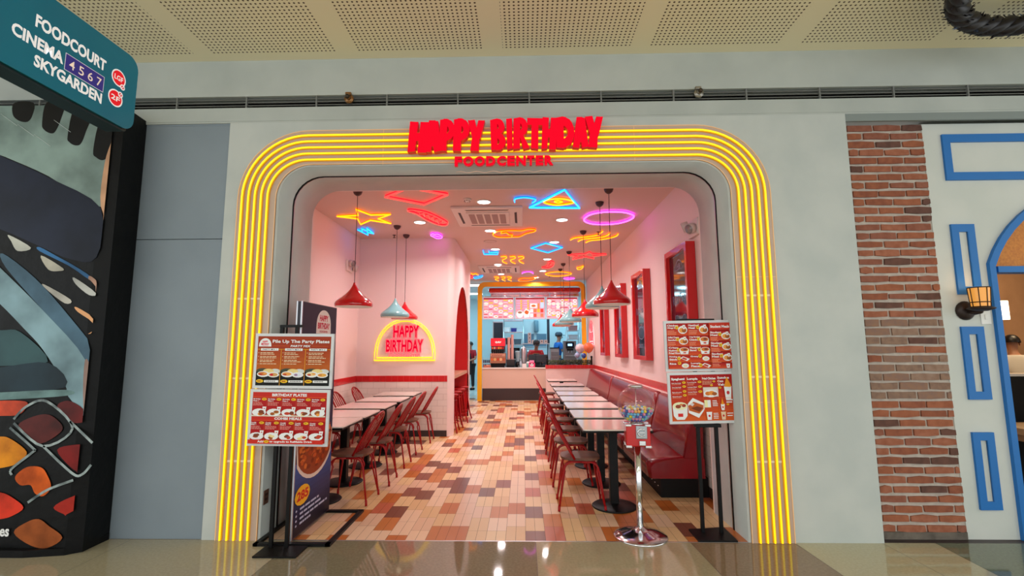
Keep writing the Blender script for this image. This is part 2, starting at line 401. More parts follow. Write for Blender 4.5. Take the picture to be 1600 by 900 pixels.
# --- mall floor slabs
def slab(name, c1, c2): return mottle(name, C(*c1), C(*c2), 55, .05, 8, lo=.3, hi=.72)
F = [slab('terrazzo_beige', (168, 158, 132), (182, 172, 146)), slab('terrazzo_olive', (118, 112, 90), (138, 130, 106)), slab('terrazzo_sand', (160, 150, 120), (174, 164, 134)),
     slab('terrazzo_brown', (130, 110, 86), (146, 126, 100)), slab('terrazzo_cream', (180, 172, 140), (192, 184, 154)), slab('terrazzo_green', (104, 112, 92), (122, 130, 108))]
mb = MB()
cuts = [(-9, -9), (-3.1, -3.1), (-1.8, -1.82), (.085, .085), (1.27, 1.33), (2.06, 2.12), (3.12, 3.02), (4.6, 4.5), (9.5, 9.5)]
mm = [0, 0, 1, 2, 3, 4, 5, 2]
g = .0015
for i in range(8):
    (a, a2), (b, b2) = cuts[i], cuts[i+1]
    for y0, y1 in ((1.2, 2.55), (2.55, D+.01), (-4, -.2), (-.2, 1.2)):
        f = lambda p, q, y: p+(q-p)*(D-y)/1.5 if y > 2 else q
        m_ = F[(mm[i]+(0 if y1 > 3 else int(y1*7) % 3)) % 6]
        mb.face([(f(a, a2, y0)+g, y0+g, 0), (f(b, b2, y0)-g, y0+g, 0), (f(b, b2, y1)-g, y1-g, 0), (f(a, a2, y1)+g, y1-g, 0)], m_)
mb.face([(2.75, D-1.0, .0003), (2.753, D-1.0, .0003), (2.72, D, .0003), (2.717, D, .0003)], M_DARK)
mb.box((-9, -4, -.06), (9.5, D+.1, -.003), M_DARK)
struct(mb.build('floor_mall'))
# --- shop floor: paired planks of coloured tile
TC = [mat('tile_%d' % k, C(*c), .3, spec=.4) for k, c in enumerate([(226, 190, 140), (218, 178, 128), (230, 196, 164), (222, 182, 150), (196, 118, 58), (188, 106, 44), (120, 70, 52), (138, 82, 66), (190, 100, 70)])]
mb = MB(); rng = random.Random(11); pw = .0785; L = .30
mb.box((-3.3, D, -.06), (2.2, 14.1, -.004), mat('grout', C(120, 84, 60), .8))
mb.box((-3.3, 14.1, -.06), (2.3, 19.6, -.004), mat('grout', C(120, 84, 60), .8))
blu = [mat('kitchen_tile_%d' % k, C(*c), .3) for k, c in enumerate([(196, 208, 206), (180, 196, 198), (206, 204, 190)])]
k = 0; x = -3.29
while x < 2.2:
    y = D+.012-rng.choice((0, .1, .2)); last = -1
    while y < 19.5:
        r = rng.random(); c = rng.randrange(0, 4) if r < .62 else (rng.randrange(4, 6) if r < .80 else (rng.randrange(6, 8) if r < .94 else 8))
        y0 = max(y, D+.012)
        for q in (0, 1):
            mt = TC[c] if y < 14.05 else blu[(k+c) % 3]
            if y+L > y0+.02: mb.face([(x+pw*q+.0012, y0+.0012, 0), (x+pw*q+pw-.0012, y0+.0012, 0), (x+pw*q+pw-.0012, y+L-.0012, 0), (x+pw*q+.0012, y+L-.0012, 0)], mt)
        y += L
    x += 2*pw; k += 1
mb.box((XL, D+.0, -.003), (XR, D+.012, .0008), M_STEEL)
struct(mb.build('floor', None, weld=False))
# --- perforated mall ceiling
def perforated():
    m = mat('perforated_board', (.7, .7, .5), .75); nt = m.node_tree; b = nt.nodes['Principled BSDF']
    tc = nt.nodes.new('ShaderNodeTexCoord'); sx = nt.nodes.new('ShaderNodeSeparateXYZ'); nt.links.new(tc.outputs['Object'], sx.inputs[0])
    def mth(op, a, bb=None, c=None):
        n = nt.nodes.new('ShaderNodeMath'); n.operation = op
        for i, v in enumerate((a, bb, c)):
            if v is None: continue
            if isinstance(v, (int, float)): n.inputs[i].default_value = v
            else: nt.links.new(v, n.inputs[i])
        return n.outputs[0]
    P = .036
    fx = mth('SUBTRACT', mth('FRACT', mth('DIVIDE', sx.outputs[0], P)), .5); fy = mth('SUBTRACT', mth('FRACT', mth('DIVIDE', sx.outputs[1], P)), .5)
    d = mth('SQRT', mth('ADD', mth('MULTIPLY', fx, fx), mth('MULTIPLY', fy, fy)))
    hole = mth('LESS_THAN', d, .222)
    # plain margins: bands every 1.25 m, a border at the wall
    u = mth('ABSOLUTE', mth('SUBTRACT', mth('FRACT', mth('DIVIDE', mth('ADD', sx.outputs[0], 20.244+.625), 1.25)), .5))
    inb = mth('GREATER_THAN', u, .068); iny = mth('LESS_THAN', sx.outputs[1], D-.1)
    fac = mth('MULTIPLY', mth('MULTIPLY', hole, inb), iny)
    mx = nt.nodes.new('ShaderNodeMix'); mx.data_type = 'RGBA'
    nt.links.new(fac, mx.inputs['Factor']); mx.inputs['A'].default_value = (.86, .79, .55, 1); mx.inputs['B'].default_value = (*C(70, 50, 22), 1)
    nt.links.new(mx.outputs['Result'], b.inputs['Base Color'])
    return m
struct(MB().box((-9, -4, 4.02), (9.5, D+.05, 4.1), perforated()).build('ceiling_mall'))
# --- shop shell
ZC = 3.40
WR, WL, YF, XN = 1.85, -2.87, 8.27, -1.20
struct(MB().box((-3.3, Y_IN, ZC), (2.3, 13.9, ZC+.1), M_INC).build('ceiling'))
struct(MB().box((WR, Y_IN, 0), (WR+.1, 14.0, ZC), M_IN).build('wall_right'))
struct(MB().box((WL-.1, Y_IN, 0), (WL, YF+.1, ZC), M_IN).build('wall_left'))
mb = MB(); mb.box((XR-.001, Y_IN-.002, 0), (WR+.1, Y_IN+.02, ZC+.05), M_IN).box((WL-.1, Y_IN-.002, 0), (XL+.001, Y_IN+.02, ZC+.05), M_IN).box((XL, Y_IN-.002, ZT), (XR, Y_IN+.02, ZC+.05), M_IN)
struct(mb.build('wall_inner_front'))
RB = .13
mb = MB(); arcp = [(XN-RB+RB*math.sin(PI/2*i/8), YF+RB-RB*math.cos(PI/2*i/8)) for i in range(9)]
pl = [(WL, YF)]+arcp+[(XN, YF+.16), (XN-.1, YF+.16), (XN-.1, YF+.25), (WL, YF+.25)]
mb.prism(pl, lambda x, y, z: (x, y, z), 0, ZC, M_IN)
struct(mb.build('wall_back_left'))
# side wall with the red pointed-arch niche
NA, NB_, NZ = 8.43, 10.62, 2.68
npth = [(NA, 0)]+[((NA+NB_)/2-(NB_-NA)/2*math.cos(PI*i/24), .9+(NZ-.9)*math.sin(PI*i/24)**.9) for i in range(25)]+[(NB_, 0)]
nout = [(YF+.15, 0)]+[(YF+.15, .9+(ZC-.9)*i/8) if i <= 8 else ((YF+.15+(10.78-YF-.15)*(i-8)/8, ZC) if i <= 16 else (10.78, ZC-(ZC-.9)*(i-16)/8)) for i in range(25)]+[(10.78, 0)]
struct(MB().ring(nout, npth, YZ, XN, XN-.03, M_IN).build('wall_niche'))
mb = MB()
for i in range(len(npth)-1): mb.face([YZ(*npth[i], XN-.004), YZ(*npth[i+1], XN-.004), YZ(*npth[i+1], XN-.62), YZ(*npth[i], XN-.62)], M_REDW, True)
mb.face([YZ(*p, XN-.62) for p in npth], M_REDW)
struct(mb.build('wall_niche_lining'))
mb = MB(); mb.box((-3.3, 10.70, 0), (XN-.0301, 10.78, ZC), M_IN).box((-3.3, YF+.25, 0), (-3.2, 19.5, ZC), M_IN)
struct(mb.build('wall_passage'))
# tiled dado, red tile band, dark base
def dado_mat():
    m = mat('white_wall_tile', C(238, 222, 214), .25); nt = m.node_tree; b = nt.nodes['Principled BSDF']
    tc = nt.nodes.new('ShaderNodeTexCoord'); mp = nt.nodes.new('ShaderNodeCombineXYZ'); sp = nt.nodes.new('ShaderNodeSeparateXYZ'); ad = nt.nodes.new('ShaderNodeMath')
    nt.links.new(tc.outputs['Object'], sp.inputs[0]); nt.links.new(sp.outputs[0], ad.inputs[0]); nt.links.new(sp.outputs[1], ad.inputs[1])
    nt.links.new(ad.outputs[0], mp.inputs[0]); nt.links.new(sp.outputs[2], mp.inputs[1])
    br = nt.nodes.new('ShaderNodeTexBrick'); br.inputs['Scale'].default_value = 1; br.inputs['Brick Width'].default_value = .2; br.inputs['Row Height'].default_value = .1; br.inputs['Mortar Size'].default_value = .0025
    br.inputs['Color1'].default_value = (*C(238, 222, 214), 1); br.inputs['Color2'].default_value = (*C(236, 219, 210), 1); br.inputs['Mortar'].default_value = (*C(205, 184, 174), 1)
    nt.links.new(mp.outputs[0], br.inputs['Vector']); nt.links.new(br.outputs['Color'], b.inputs['Base Color'])
    return m
M_DADO = dado_mat()
M_BAND = mat('red_wall_tile', C(206, 18, 22), .22, coat=.3); M_GROUT = mat('pale_grout', C(226, 120, 112), .7)
def band(k, a, b, n):
    """a red tile course, white tiled dado and dark base from a to b (x, y), n the way the wall faces"""
    a = Vector((*a, 0)); b = Vector((*b, 0)); n = Vector((*n, 0)); d = (b-a); L = d.length; d.normalize()
    mk = lambda u, w, z: tuple(a+d*u+n*w+Vector((0, 0, z)))
    mb = MB(); fn = lambda w, z, u: mk(u, w, z)
    bx = lambda u0, u1, w, z0, z1, mt: mb.prism([(0, z0), (w, z0), (w, z1), (0, z1)], fn, u0, u1, mt)
    bx(0, L, .006, .905, 1.008, M_GROUT)
    u = .003
    while u < L-.02: bx(u, min(u+.098, L), .011, .908, 1.005, M_BAND); u += .101
    struct(mb.build('trim_%d' % k))
    mb2 = MB(); mb = mb2; bx(0, L, .006, .1, .905, M_DADO); struct(mb.build('wall_dado'))
    mb3 = MB(); mb = mb3; bx(0, L, .014, 0, .1, M_DARK); struct(mb.build('baseboard_%d' % k))
band(8, (WR, Y_IN+.05), (WR, 12.74), (-1, 0))
band(9, (WL, YF), (WL, Y_IN+.05), (1, 0))
band(10, (WL+.012, YF), (XN-RB+.03, YF), (0, -1))
# yellow arch in front of the kitchen
t = MB().ring(rounded(-1.285, 1.765, 3.312, .2), rounded(-1.165, 1.645, 3.19, .12), XZ, 13.5, 13.62, M_YEL).build('yellow_arch')
tag(t, 'yellow painted round-cornered portal frame around the service counter', 'arch')
# walls round the kitchen
M_KW = mat('kitchen_wall', C(206, 226, 232), .5)
mb = MB(); mb.box((-1.12, 17.6, 0), (2.3, 17.7, ZC), M_KW).box((2.2, 14.0, 0), (2.3, 17.6, ZC), M_KW).box((-3.3, 19.5, 0), (2.3, 19.6, ZC), M_KW).box((WR, 13.95, 0), (2.3, 14.05, ZC), M_KW).box((-1.12, 17.7, 0), (-1.02, 19.5, ZC), M_KW)
struct(mb.build('wall_kitchen'))
struct(MB().box((-3.3, 13.9, ZC), (2.3, 19.6, ZC+.1), mat('kitchen_ceiling_paint', C(214, 224, 226), .6)).build('ceiling_kitchen'))
# ================================================================== FRONT
# --- neon arch: clear panel with five yellow tubes
N_YEL = glow('neon_yellow', (1, .70, .012), 1.2); N_AMB = glow('neon_sleeve_amber', (1, .46, .0), .28, C(200, 140, 10))
M_ACR = mat('neon_backing_panel', C(200, 176, 160), .35)
M_EDGE = mat('acrylic_edge_glow', C(250, 205, 160), .25, emit=(1, .5, .15), strength=.12)  # faint orange glow put into the edges for the neon light they catch
t = thing('neon_arch_sign', 'yellow five-tube neon arch on its backing panel around the shop opening', 'neon sign', (0, D, 0))
P_in = rounded(-2.095, 1.735, 3.05, .29, 12); P_out = rounded(-2.425, 2.062, 3.358, .60, 12)
MB().ring(P_out, P_in, XZ, -.010, -.001, M_ACR).build('backing_panel', t)
for a, b in ((P_out, rounded(-2.421, 2.058, 3.354, .596, 12)), (rounded(-2.099, 1.739, 3.054, .294, 12), P_in)):
    MB().ring(a, b, XZ, -.016, -.001, M_EDGE).build('panel_edge', t)
for k in range(5):
    o = .0545*k
    path = [(x, z) for x, z in rounded(-2.379+o, 2.010-o, 3.307-o, .545-o*1.0, 14, .006)]
    tb = MB().tube([Vector((x, -.029, z)) for x, z in path], .0065, N_YEL, 8).build('neon_tube', t)
    MB().ring(rounded(-2.379+o-.0115, 2.010-o+.0115, 3.307-o+.0115, .5565-o, 14, .006), rounded(-2.379+o+.0115, 2.010-o-.0115, 3.307-o-.0115, .5335-o, 14, .006), XZ, -.026, -.010, N_AMB).build('sleeve', tb)
for z in (.6, 1.25, 1.9):
    for x in (-2.27, 1.902):
        MB().box((x-.118, -.0135, z-.008), (x+.118, -.0105, z+.008), mat('clip_clear', C(240, 230, 214), .2)).build('tube_clip', t)
mb = MB()
for x in (-1.19, .95): mb.box((x, -.0112, 3.04), (x+.003, -.0105, 3.355), M_EDGE)
for x0, x1 in ((-2.42, -2.10), (1.74, 2.06)):
    for z in (1.05, 2.05): mb.box((x0, -.0112, z), (x1, -.0105, z+.003), M_EDGE)
mb.build('panel_joint', t)
# --- shop sign
N_RED = glow('sign_red_face', (1, .004, .022), 1.0, (0, 0, 0), 0); N_REDS = glow('sign_red_return', (.75, .0, .012), .42, C(110, 2, 8))
t = thing('shop_sign', 'large glowing red shop-name letters in two lines across the yellow neon arch', 'shop sign', (0, D, 0))
SIG = [('H', 172, 300, 118, 342), ('A', 275, 385, 112, 345), ('P', 372, 472, 102, 338), ('P', 462, 568, 100, 340), ('Y', 560, 664, 112, 342),
       ('B', 702, 800, 105, 334), ('I', 806, 846, 105, 330), ('R', 852, 952, 98, 330), ('T', 944, 1040, 102, 330), ('H', 1034, 1132, 100, 332), ('D', 1124, 1240, 97, 328), ('A', 1234, 1330, 103, 328), ('Y', 1316, 1426, 97, 328)]
def zc(r): return 3.455-(r-95)*(.295/250)
for i, (ch, a, b, y0, y1) in enumerate(SIG):
    glyph_mesh(ch, -.957+(a-170)*.0013, -.957+(b-170)*.0013, zc(y1)-.044, zc(y0)-.044, -.092, -.040, N_RED, N_REDS).build('letter', t)
u = -.566
for ch, wd in zip('FOODCENTER', (.062, .086, .086, .078, .076, .064, .082, .062, .064, .072)):
    vs, fs, _ = text_geo(ch, .05)
    mb = MB()
    for f in fs: mb.prism([(u+vs[i][0]*wd, 3.000+vs[i][1]*.083) for i in f], XZ, -.066, -.038, N_RED, N_REDS)
    mb.build('small_letter', t); u += wd+(.010 if ch != 'D' else .014)
mb = MB()
mb.tube([(-.56+.02*i, -.012, 2.966+.006*math.sin(i*.9)) for i in range(41)], .003, mat('sign_wire', C(235, 205, 185), .4), 6)
mb.build('wiring', t)
# --- hanging direction sign
M_TEAL = mottle('teal_sign_face', C(0, 120, 150), C(0, 127, 156), 1.5, .3)
TX = -2.2; ty0, ty1, tz0, tz1 = .9, 2.535, 2.705, 3.135
t = thing('direction_sign', 'teal hanging direction sign with white FOODCOURT and CINEMA lettering', 'sign', (TX, 0, 0))
def rrect(y0, y1, z0, z1, r, n=6):
    out = []
    for cy, cz, a in ((y1-r, z1-r, 0), (y0+r, z1-r, PI/2), (y0+r, z0+r, PI), (y1-r, z0+r, 3*PI/2)):
        out += [(cy+r*math.cos(a+PI/2*i/n), cz+r*math.sin(a+PI/2*i/n)) for i in range(n+1)]
    return out
MB().prism(rrect(ty0, ty1, tz0, tz1, .07), YZ, 0, -.05, M_TEAL, mat('teal_sign_edge', C(0, 92, 100), .35)).build('panel', t)
MB().prism(rrect(ty0+.03, ty1-.03, tz0-.012, tz0+.05, .02), YZ, -.012, -.11, mat('dark_teal_housing', C(20, 48, 54), .4)).build('light_housing', t)
mb = MB()
for y in (1.05, 1.6): mb.cyl((-.03, y, tz1-.005), (-.03, y, 4.02), .008, M_STEEL, 8)
mb.build('hanger_rod', t)
G = Print((0, ty0, tz0), (0, 1, 0), (0, 0, 1), (1, 0, 0), ty1-ty0, tz1-tz0, k=1.2, e=.32)
uy = lambda y: (y-ty0)/(ty1-ty0); vz = lambda z: (tz1-z)/(tz1-tz0)
wh = (250, 250, 252)
G.text(uy(1.962), vz(3.01), uy(2.33), vz(2.948), 'FOODCOURT', wh, .036)
G.text(uy(1.87), vz(2.908), uy(2.105), vz(2.850), 'CINEMA', wh, .036, up=False)
G.text(uy(1.975), vz(2.823), uy(2.325), vz(2.766), 'SKYGARDEN', wh, .036, up=False)
G.rect(uy(2.112), vz(2.918), uy(2.328), vz(2.832), (190, 190, 200)).rect(uy(2.115), vz(2.915), uy(2.325), vz(2.835), (52, 46, 120))
for i, c in enumerate('4567'): G.text(uy(2.135+.05*i), vz(2.897), uy(2.163+.05*i), vz(2.852), c, (222, 205, 190), .005, up=(i == 0))
for (y, z, s) in ((2.412, 2.962, 'LGF'), (2.402, 2.842, '2F')):
    G.ell(uy(y), vz(z), .046/(ty1-ty0), .047/(tz1-tz0), wh, 24).ell(uy(y), vz(z), .039/(ty1-ty0), .040/(tz1-tz0), (220, 28, 40), 24)
    G.text(uy(y-.028), vz(z+.014), uy(y+.028), vz(z-.014), s, wh, .02)
    dz = -.038 if s == 'LGF' else .034
    G.ell(uy(y+.028), vz(z+dz), .016/(ty1-ty0), .016/(tz1-tz0), wh, 16).ell(uy(y+.028), vz(z+dz), .010/(ty1-ty0), .010/(tz1-tz0), (200, 60, 80), 16)
    G.poly([(uy(y+.018), vz(z+dz-.010)), (uy(y+.021), vz(z+dz-.012)), (uy(y+.038), vz(z+dz+.010)), (uy(y+.035), vz(z+dz+.012))], wh)
G.build('lettering', t)
# --- wrapped hoarding with the grill print
PRINT=[((128,148,143),[(-4.612,3.565),(-4.276,3.476),(-3.418,3.462),(-3.319,3.269),(-3.353,2.972),(-3.348,2.613),(-3.804,2.872),(-4.178,3.037),(-4.562,3.206)]),
((14,14,18),[(-4.161,3.502),(-4.0,3.499),(-3.997,3.389),(-4.033,3.334),(-4.11,3.347),(-4.165,3.403)]),
((14,14,18),[(-3.892,3.497),(-3.742,3.495),(-3.753,3.357),(-3.789,3.249),(-3.83,3.233),(-3.887,3.266),(-3.909,3.321)]),
((14,14,18),[(-3.651,3.449),(-3.507,3.392),(-3.534,3.245),(-3.565,3.142),(-3.611,3.127),(-3.662,3.154),(-3.684,3.209)]),
((14,14,18),[(-3.422,3.347),(-3.282,3.323),(-3.309,3.16),(-3.333,3.036),(-3.372,2.999),(-3.426,3.022),(-3.459,3.081)]),
((215,165,130),[(-3.281,3.312),(-3.212,3.305),(-3.222,3.078),(-3.25,2.934),(-3.218,2.822),(-3.215,2.471),(-3.349,2.618),(-3.353,2.972),(-3.306,3.187)]),
((26,32,50),[(-4.557,3.167),(-4.176,3.027),(-3.803,2.861),(-3.347,2.603),(-3.343,2.206),(-3.546,2.192),(-3.805,2.297),(-4.144,2.439),(-4.47,2.536)]),
((190,190,180),[(-4.07,2.392),(-3.876,2.287),(-3.982,2.262),(-4.043,2.34)]),
((185,180,165),[(-3.789,2.225),(-3.6,2.121),(-3.628,2.099),(-3.717,2.112)]),
((185,185,180),[(-3.503,2.047),(-3.314,1.923),(-3.368,1.908),(-3.484,1.994)]),
((185,180,170),[(-3.739,1.996),(-3.512,1.874),(-3.554,1.845),(-3.714,1.956)]),
((205,150,105),[(-3.455,1.814),(-3.245,1.694),(-3.211,1.65),(-3.347,1.606),(-3.273,1.665),(-3.446,1.779)]),
((50,105,155),[(-3.805,2.291),(-3.651,2.213),(-3.513,2.141),(-3.379,2.059),(-3.386,2.034),(-3.556,2.141),(-3.806,2.261)]),
((180,140,120),[(-3.379,2.059),(-3.324,2.023),(-3.216,1.907),(-3.219,1.862),(-3.353,2.008),(-3.386,2.034)]),
((72,102,122),[(-4.098,2.243),(-3.811,2.042),(-3.513,1.75),(-3.217,1.411),(-3.21,1.243),(-3.268,1.325),(-3.347,1.412),(-3.726,1.796),(-4.058,2.13)]),
((128,158,168),[(-4.456,2.432),(-4.105,2.13),(-3.726,1.796),(-3.347,1.412),(-3.327,1.134),(-3.2,0.805),(-3.263,0.945),(-3.446,1.134),(-3.486,1.229),(-3.691,1.495),(-3.856,1.653),(-4.068,1.843),(-4.413,2.123)]),
((150,122,112),[(-3.347,1.412),(-3.268,1.325),(-3.21,1.243),(-3.195,0.805),(-3.261,0.922),(-3.326,1.077)]),
((48,78,82),[(-4.348,1.651),(-4.042,1.639),(-3.878,1.624),(-3.635,1.398),(-4.007,1.366),(-4.307,1.347)]),
((26,46,56),[(-4.306,1.342),(-4.006,1.356),(-3.629,1.388),(-3.479,1.205),(-3.983,1.173),(-4.28,1.155)]),
((105,135,135),[(-4.28,1.155),(-3.982,1.168),(-3.472,1.186),(-3.452,1.143),(-3.975,1.111),(-4.272,1.097)]),
((215,75,40),[(-4.221,1.088),(-3.974,1.106),(-3.78,1.101),(-3.76,1.063),(-3.817,1.002),(-3.96,0.993),(-4.207,0.983)]),
((85,28,25),[(-3.808,0.927),(-3.702,0.988),(-3.58,1.002),(-3.473,0.926),(-3.485,0.866),(-3.619,0.791),(-3.72,0.852)]),
((240,135,25),[(-4.133,0.805),(-3.941,0.842),(-3.844,0.819),(-3.72,0.731),(-3.762,0.67),(-3.849,0.624),(-4.107,0.61)]),
((225,95,30),[(-3.786,0.551),(-3.707,0.62),(-3.599,0.62),(-3.544,0.565),(-3.505,0.478),(-3.556,0.415),(-3.621,0.433),(-3.662,0.492),(-3.74,0.492)]),
((205,55,35),[(-4.087,0.459),(-3.889,0.441),(-3.792,0.405),(-3.696,0.333),(-3.776,0.274),(-3.865,0.251),(-4.056,0.233)]),
((165,42,32),[(-3.469,0.334),(-3.352,0.406),(-3.262,0.42),(-3.212,0.362),(-3.216,0.263),(-3.265,0.227),(-3.357,0.276)]),
((150,78,38),[(-3.747,0.158),(-3.66,0.23),(-3.571,0.253),(-3.488,0.204),(-3.379,0.124),(-3.485,0.053),(-3.612,0.07)]),
((115,22,20),[(-3.487,0.745),(-3.364,0.782),(-3.27,0.773),(-3.218,0.699),(-3.229,0.611),(-3.278,0.575),(-3.376,0.625)]),
((95,22,20),[(-3.522,1.063),(-3.448,1.105),(-3.344,1.063),(-3.272,0.982),(-3.317,0.945),(-3.412,0.954)])]
WIRES=[[(-3.848,0.969),(-3.76,1.063),(-3.606,1.101),(-3.386,0.903),(-3.597,0.772),(-3.844,0.941)],[(-3.87,0.908),(-3.674,0.758),(-3.671,0.731),(-3.818,0.61),(-3.812,0.565)],[(-3.597,0.772),(-3.356,0.579),(-3.278,0.57),(-3.217,0.639)],[(-3.412,0.954),(-3.223,0.796)],[(-3.667,0.369),(-3.527,0.46),(-3.341,0.529)]]
def z_low(q): return max(p[1] for p in q) < 1.3
def smooth_path(pts, closed, n=5):
    out = []; N = len(pts)
    for i in range(N if closed else N-1):
        p0 = Vector(pts[i-1] if closed or i else pts[0]); p1 = Vector(pts[i]); p2 = Vector(pts[(i+1) % N]); p3 = Vector(pts[(i+2) % N] if closed or i+2 < N else pts[-1])
        for k in range(n):
            s_ = k/n; out.append(.5*((2*p1)+(p2-p0)*s_+(2*p0-5*p1+4*p2-p3)*s_*s_+(3*p1-p0-3*p2+p3)*s_**3))
    if not closed: out.append(Vector(pts[-1]))
    return out
t = thing('hoarding', 'tall black fabric hoarding printed with a charcoal grill beside the grey panel', 'hoarding', (0, 0, 0))
M_FAB = mat('black_plastic_wrap', C(9, 9, 10), .45, bump=(6, .4), spec=.18)
hx, hy = -3.262, 3.63
mb = MB(); mb.prism([(-6.5, hy), (-3.36, hy), (hx, hy+.04), (-3.29, D+.012), (-6.5, D+.012)], lambda x, y, z: (x, y, z), .012, 3.47, M_FAB)
mb.prism([(-6.5, hy-.05), (-3.62, hy-.05), (-3.36, hy-.005), (-3.28, hy+.06), (-3.28, D), (-6.5, D)], lambda x, y, z: (x, y, z), .0, .05, M_FAB)
mb.build('fabric_wrap', t)
mb = MB()
for i, (c, q) in enumerate(PRINT):
    cm = mottle('hoard_%d_%d_%d' % c, C(*c, .55), C(*c, 1.35), 5 if z_low(q) else 2.2, .4, 4, lo=.32, hi=.62)
    cm.node_tree.nodes['Principled BSDF'].inputs['Specular IOR Level'].default_value = .2
    sp = smooth_path(q, True, 4)
    mb.face([(max(-4.9, min(p.x, hx-.055 if p.y > .3 else -3.37)), hy-.0012-.00025*i, p.y) for p in sp], cm)
for q in WIRES:
    q = smooth_path(q, False, 5)
    for a, b in zip(q, q[1:]):
        n = Vector((-(b-a).y, (b-a).x)).normalized()*.009
        mb.face([(p.x, hy-.0012-.00025*(len(PRINT)+1), p.y) for p in (a+n, b+n, b-n, a-n)], mottle('hoard_wire', C(70, 82, 84), C(176, 190, 190), 9, .35))
vs, fs, _ = text_geo('es', .03)
mb.raw([(-3.85+.07*x, hy-.011, .131+.055*y) for x, y, z in vs], fs, mat('hoard_text', C(235, 235, 235, 1.2), .4))
mb.build('print', t, weld=False)
mb = MB()
for i in range(4): mb.tube([(-4.25+.15*i+.05*k, hy-.014, 3.40-.035*k-.07*(i % 3)-.02*i) for k in range(4)], .0016, mat('wrap_glint', C(205, 215, 215), .15), 5)  # pale lines drawn as light glints on the plastic wrap
mb.build('wrap_glint_line', t)
# --- shared artwork helpers for the menus
RED1, RED2, ORG, YEL, CREAM, WHT = (172, 30, 22), (196, 48, 26), (214, 96, 34), (240, 176, 36), (250, 238, 226), (245, 243, 240)
def dome_logo(g, u, v, w, h, slot=(245, 240, 232), ink=(205, 30, 60)):
    g.poly([(u+w*.5-w*.5*math.cos(PI*i/16), v+h-h*math.sin(PI*i/16)**.8) for i in range(17)], slot)
    g.text(u+w*.28, v+h*.30, u+w*.72, v+h*.54, 'HAPPY', ink, .05).text(u+w*.18, v+h*.58, u+w*.82, v+h*.82, 'BIRTHDAY', ink, .05)
    g.text(u+w*.26, v+h*.87, u+w*.74, v+h*.94, 'FOODCENTER', ink, .03)
def plate(g, u, v, ru, rv, foods, cup=None):
    g.ell(u, v, ru, rv, WHT)
    for du, dv, fu, fv, c in foods: g.ell(u+du*ru, v+dv*rv, fu*ru, fv*rv, c)
    if cup: cupart(g, u+cup[0]*ru, v+cup[1]*rv, ru*.28, rv*.5)
def cupart(g, u, v, w, h, body=WHT, mark=(190, 40, 50)):
    g.poly([(u-w, v-h), (u+w, v-h), (u+w*.72, v+h), (u-w*.72, v+h)], body); g.ell(u, v, w*.4, h*.3, mark, 8)
def price(g, u, v, ru, rv): g.ell(u, v, ru, rv, YEL, 12); g.lines(u-ru*.55, v-rv*.25, u+ru*.7, 1, 0, rv*.5, (150, 60, 20))
FOODS = [(150, 82, 36), (196, 108, 44), (226, 150, 74), (222, 196, 140), (120, 58, 34), (180, 60, 40)]
def shade_rect(g, u0, v0, u1, v1, c0, c1, n=7):
    g.l += 1
    for i in range(n): g.rect(u0, v0+(v1-v0)*i/n, u1, v0+(v1-v0)*(i+1)/n, tuple(int(a+(b-a)*i/(n-1)) for a, b in zip(c0, c1)), False)
KP = 1.3
def board(parent, x0, x1, z0, z1, y, roll, art, name='menu_board'):
    """white frame board with printed artwork, facing the concourse"""
    c = ((x0+x1)/2, (z0+z1)/2); R = lambda u, v: (c[0]+(u-c[0])*math.cos(roll)-(v-c[1])*math.sin(roll), c[1]+(u-c[0])*math.sin(roll)+(v-c[1])*math.cos(roll))
    mb = MB(); pts = [R(*p) for p in ((x0, z0), (x1, z0), (x1, z1), (x0, z1))]
    mb.prism(pts, XZ, y, y+.018, mat('board_frame_white', C(222, 224, 226), .35), mat('board_edge', C(200, 202, 204), .4))
    o = mb.build(name, parent)
    bd = .022
    q = [R(*p) for p in ((x0+bd, z0+bd), (x1-bd, z0+bd), (x1-bd, z1-bd), (x0+bd, z1-bd))]
    U = Vector((q[1][0]-q[0][0], 0, q[1][1]-q[0][1])); V = Vector((q[3][0]-q[0][0], 0, q[3][1]-q[0][1]))
    g = Print((q[0][0], y, q[0][1]), U.normalized(), V.normalized(), (0, -1, 0), U.length, V.length, k=KP)
    art(g); g.build('print', o)
    return o
